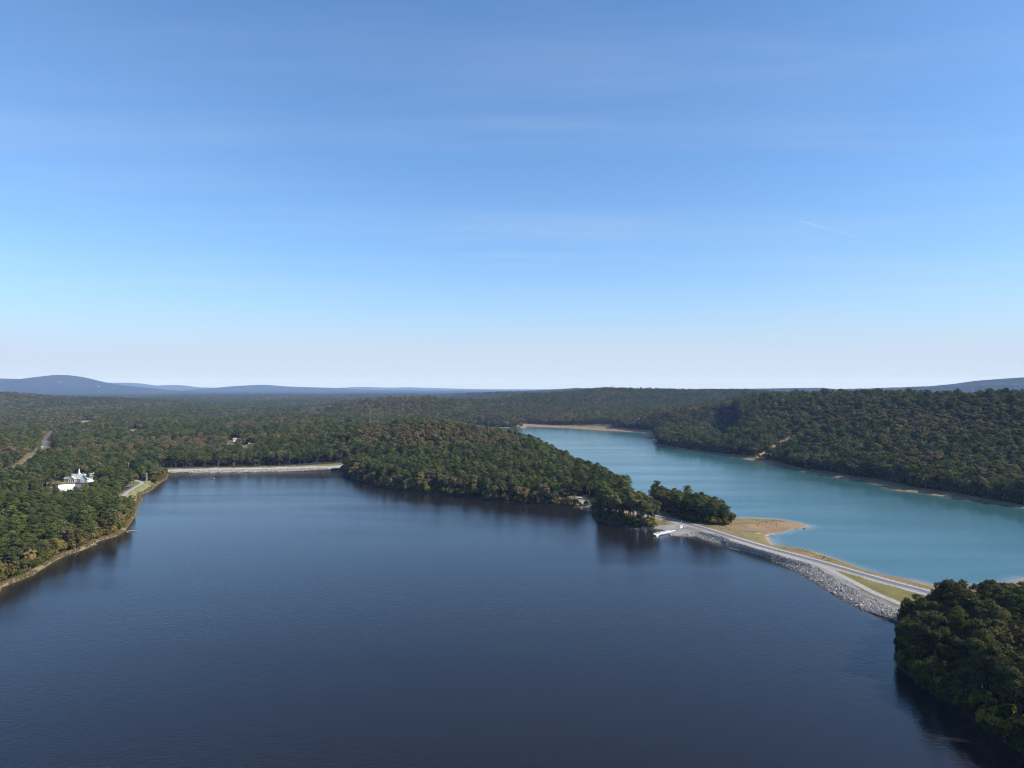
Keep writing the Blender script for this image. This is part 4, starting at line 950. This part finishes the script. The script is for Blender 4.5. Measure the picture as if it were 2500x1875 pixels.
for x, y, mat, lab in ((62.8, 645.1, M_YELLOW, 'orange yellow buoy close to the shore of the cove'), (67.6, 634.4, M_WHITE, 'white buoy floating in the cove left of the grove')):
    e = empty('buoy', (x, y, 0)); tag(e, lab, 'buoy', 'buoys in the cove')
    MB().loft([[(r*math.cos(t), r*math.sin(t), z) for t in np.linspace(0, 2*math.pi, 13)[:-1]] for z, r in ((-.4, .15), (-.15, .5), (.2, .58), (.5, .45), (.68, .12))]).build('body', mat, e, smooth=True); MB().cyl((0, 0, .65), (0, 0, 1.0), .06, .06, 6).build('post', M_STEEL, e)
e = empty('mooring_float', (-355, 847, 0)); tag(e, 'dark float with a pink top alone on the lake before the far dam', 'float')
MB().loft([[(1.15*r*math.cos(t), r*math.sin(t), z) for t in np.linspace(0, 2*math.pi, 15)[:-1]] for z, r in ((-.4, .5), (-.1, 1.0), (.45, 1.0), (.6, .8))]).build('hull', M_DARK, e, smooth=True)
MB().loft([[(.3+r*math.cos(t), r*math.sin(t), z) for t in np.linspace(0, 2*math.pi, 15)[:-1]] for z, r in ((.55, .7), (1.0, .72), (1.4, .45), (1.55, .1))]).build('top', M_PINK, e, smooth=True)
# driftwood and stones
def log(name, label, x, y, z, rz, L, r, forks, group):
    e = empty(name, (x, y, z), R(rz)); tag(e, label, 'log', group)
    m = MB(); pts = [Vector((-L/2+L*t, .18*L*math.sin(t*4.2)*.5, .06*L*math.sin(t*3))) for t in (0, .25, .5, .75, 1)]
    for k in range(4): m.cyl(pts[k], pts[k+1], r*(1-.18*k), r*(1-.18*(k+1)), 7)
    m.build('trunk', M_WOOD, e)
    for a in forks:
        MB().cyl(pts[2], pts[2]+Vector((L*.3, L*.2*a, .25*abs(a))), r*.55, r*.18, 6).build('branch', M_WOOD, e)
log('driftwood', 'large pale forked driftwood log in the shallows below the spit', 191.2, 524.5, .25, -12, 8, .42, (1, -.8), 'driftwood logs')
log('driftwood', 'thin pale driftwood branch on the mud left of the forked log', 184.5, 531, .45, 20, 6, .2, (.7,), 'driftwood logs')
log('driftwood', 'pale fallen trunk lying out from the left bank into the lake', -288, 541, .1, -6, 11, .28, (), 'driftwood logs')
log('driftwood', 'short pale log at the shore of the left bank woods', -292, 496, .1, 20, 5, .22, (.6,), 'driftwood logs')
def stone(label, x, y, z, s, group):
    e_ = MB(); v = ICO_V*rng.uniform(.75, 1.2, (12, 1))*np.array([1.3, 1, .7])*s
    o = e_.add([tuple(q) for q in v], [tuple(int(a) for a in t_) for t_ in ICO_F]).build('boulder', plain('dark_stone', (.05, .045, .042), .9, .2), None, .08); o.location = (x, y, z); tag(o, label, 'boulder', group)
stone('dark boulder in the water at the lower edge of the spit, smaller of two', 220.8, 551.5, .1, .55, 'dark boulders off the spit')
stone('dark boulder in the water near the tip of the spit, larger of two', 226.9, 553.0, .15, .85, 'dark boulders off the spit')
m = MB().loft([[(r*1.6*math.cos(t)*(1+.15*math.sin(3*t)), r*.9*math.sin(t), z) for t in np.linspace(0, 2*math.pi, 25)[:-1]] for z, r in ((-1, 4.2), (0, 3.4), (.35, 2.2), (.45, .6))])
tag(m.build('mud_islet', plain('islet_clay', (.22, .15, .095), .95, .2, .6), smooth=True), 'tiny brown mud islet in the turquoise lake', 'islet', kind='structure'); bpy.data.objects['mud_islet'].location = (211.3, 1164, 0)

# ------------------------------------------------------------------ contrail
Yc = 38600.; cv = [((1950-1250)/1736*Yc+q*6100*.6, Yc+q*300, 110+(945-538)/1736*Yc-q*6100*.6*.252) for q in np.linspace(0, 1, 15)]
m = MB(); m.loft([[(x, y+r*math.cos(t), z+r*math.sin(t)) for t in np.linspace(0, 2*math.pi, 9)[:-1]] for (x, y, z), r in zip(cv, np.linspace(14, 42, 15))])
mc, nt, N, L = new_mat('ice_trail'); tr_ = node(nt, 'ShaderNodeBsdfTransparent'); df = node(nt, 'ShaderNodeBsdfTranslucent'); df.inputs['Color'].default_value = (.95, .95, .95, 1); d2 = node(nt, 'ShaderNodeBsdfDiffuse'); d2.inputs['Color'].default_value = (.95, .95, .95, 1)
ad = node(nt, 'ShaderNodeMixShader'); L.new(df.outputs[0], ad.inputs[1]); L.new(d2.outputs[0], ad.inputs[2]); mx = node(nt, 'ShaderNodeMixShader')
sx = node(nt, 'ShaderNodeSeparateXYZ'); tcg = node(nt, 'ShaderNodeTexCoord'); L.new(tcg.outputs['Generated'], sx.inputs[0]); kk = ramp(nt, sx.outputs['X'], 1.0, 0.1); kk.node.inputs['To Max'].default_value = .14
L.new(kk, mx.inputs[0]); L.new(tr_.outputs[0], mx.inputs[1]); L.new(ad.outputs[0], mx.inputs[2]); out(nt, mx.outputs[0])
tag(m.build('contrail', mc, smooth=True), 'short thin white contrail in the sky at the upper right', 'contrail')

# ------------------------------------------------------------------ haze
hz = MB().box((0, 0, 226), (68000, 68000, 468)).build('haze', bpy.data.materials.new('haze_air')); tag(hz, 'thin blue autumn haze over the whole landscape', 'haze', kind='stuff')
mh = hz.data.materials[0]; mh.use_nodes = True; nt = mh.node_tree; nt.nodes.clear(); pv = node(nt, 'ShaderNodeVolumePrincipled'); o_ = node(nt, 'ShaderNodeOutputMaterial'); nt.links.new(pv.outputs[0], o_.inputs['Volume'])
pv.inputs['Density'].default_value = HAZE_D; pv.inputs['Color'].default_value = (*HAZE_C, 1); pv.inputs['Anisotropy'].default_value = 0; pv.inputs['Absorption Color'].default_value = (1, 1, 1, 1)

# ------------------------------------------------------------------ light, sky, camera
AZ, EL = R(SUN_AZ), R(SUN_EL)
sv = Vector((math.sin(AZ)*math.cos(EL), math.cos(AZ)*math.cos(EL), math.sin(EL)))
sl = bpy.data.lights.new('sun', 'SUN'); sl.energy = SUN_E; sl.angle = R(.55); sl.color = (1, .95, .87)
so = bpy.data.objects.new('sun', sl); link(so); so.rotation_euler = sv.to_track_quat('Z', 'Y').to_euler(); so.location = (300, 100, 400)
w = bpy.data.worlds.new('World'); scene.world = w; w.use_nodes = True; nt = w.node_tree; nt.nodes.clear()
sky = node(nt, 'ShaderNodeTexSky', sky_type='NISHITA', sun_disc=False, sun_elevation=EL, sun_rotation=AZ, altitude=110, air_density=SKY[0], dust_density=SKY[1], ozone_density=SKY[2])
tc = node(nt, 'ShaderNodeTexCoord'); sp = node(nt, 'ShaderNodeSeparateXYZ'); nt.links.new(tc.outputs['Generated'], sp.inputs[0])
zz = math_n(nt, 'MAXIMUM', sp.outputs['Z'], .03); cb = node(nt, 'ShaderNodeCombineXYZ')           # thin cirrus on a plane high above
nt.links.new(math_n(nt, 'DIVIDE', sp.outputs['X'], zz), cb.inputs[0]); nt.links.new(math_n(nt, 'DIVIDE', sp.outputs['Y'], zz), cb.inputs[1])
mp = node(nt, 'ShaderNodeMapping'); mp.inputs['Rotation'].default_value = (0, 0, R(-32)); mp.inputs['Scale'].default_value = (.2, .95, 1); nt.links.new(cb.outputs[0], mp.inputs['Vector'])
n1 = noise(nt, 1.3, 7, mp.outputs[0], .62); n2 = noise(nt, .35, 3, cb.outputs[0])
ci = math_n(nt, 'MULTIPLY', ramp(nt, n1, .42, .8), ramp(nt, n2, .34, .64))
skc = mixc(nt, sky.outputs[0], SKY_TINT, 1.0, 'MULTIPLY')
veil = math_n(nt, 'SUBTRACT', 1.0, math_n(nt, 'EXPONENT', math_n(nt, 'MULTIPLY', -1.0, math_n(nt, 'POWER', math_n(nt, 'DIVIDE', VEIL, zz), 2.0))))                 # pale horizon haze painted into the sky colour, stronger lower down
cl_ = mixc(nt, mixc(nt, skc, CIRRUS, veil), CIRRUS, math_n(nt, 'MULTIPLY', ci, .4))
bg = node(nt, 'ShaderNodeBackground'); bg.inputs['Strength'].default_value = SKY_E; nt.links.new(cl_, bg.inputs['Color'])
ow = node(nt, 'ShaderNodeOutputWorld'); nt.links.new(bg.outputs[0], ow.inputs['Surface'])
cam = bpy.data.cameras.new('camera'); cam.sensor_width = 36; cam.lens = 25.0; cam.clip_start = 1; cam.clip_end = 120000
co = bpy.data.objects.new('camera', cam); link(co); co.location = (0, 0, CAM_H); co.rotation_euler = (R(90.247), 0, 0); scene.camera = co
scene.render.resolution_x, scene.render.resolution_y = 1024, 768
vs = scene.view_settings; vs.view_transform = 'Standard'; vs.look = 'None'; vs.exposure = EXPO; vs.gamma = 1; vs.use_curve_mapping = False
cy = scene.cycles; cy.max_bounces = 5; cy.diffuse_bounces = 2; cy.glossy_bounces = 2; cy.transmission_bounces = 2; cy.volume_bounces = 0; cy.transparent_max_bounces = 6; cy.use_denoising = True
scene.render.filter_size = 1.1; cy.pixel_filter_type = 'BLACKMAN_HARRIS'; cy.filter_width = 1.1; cy.volume_step_rate = 1; cy.caustics_reflective = False; cy.caustics_refractive = False
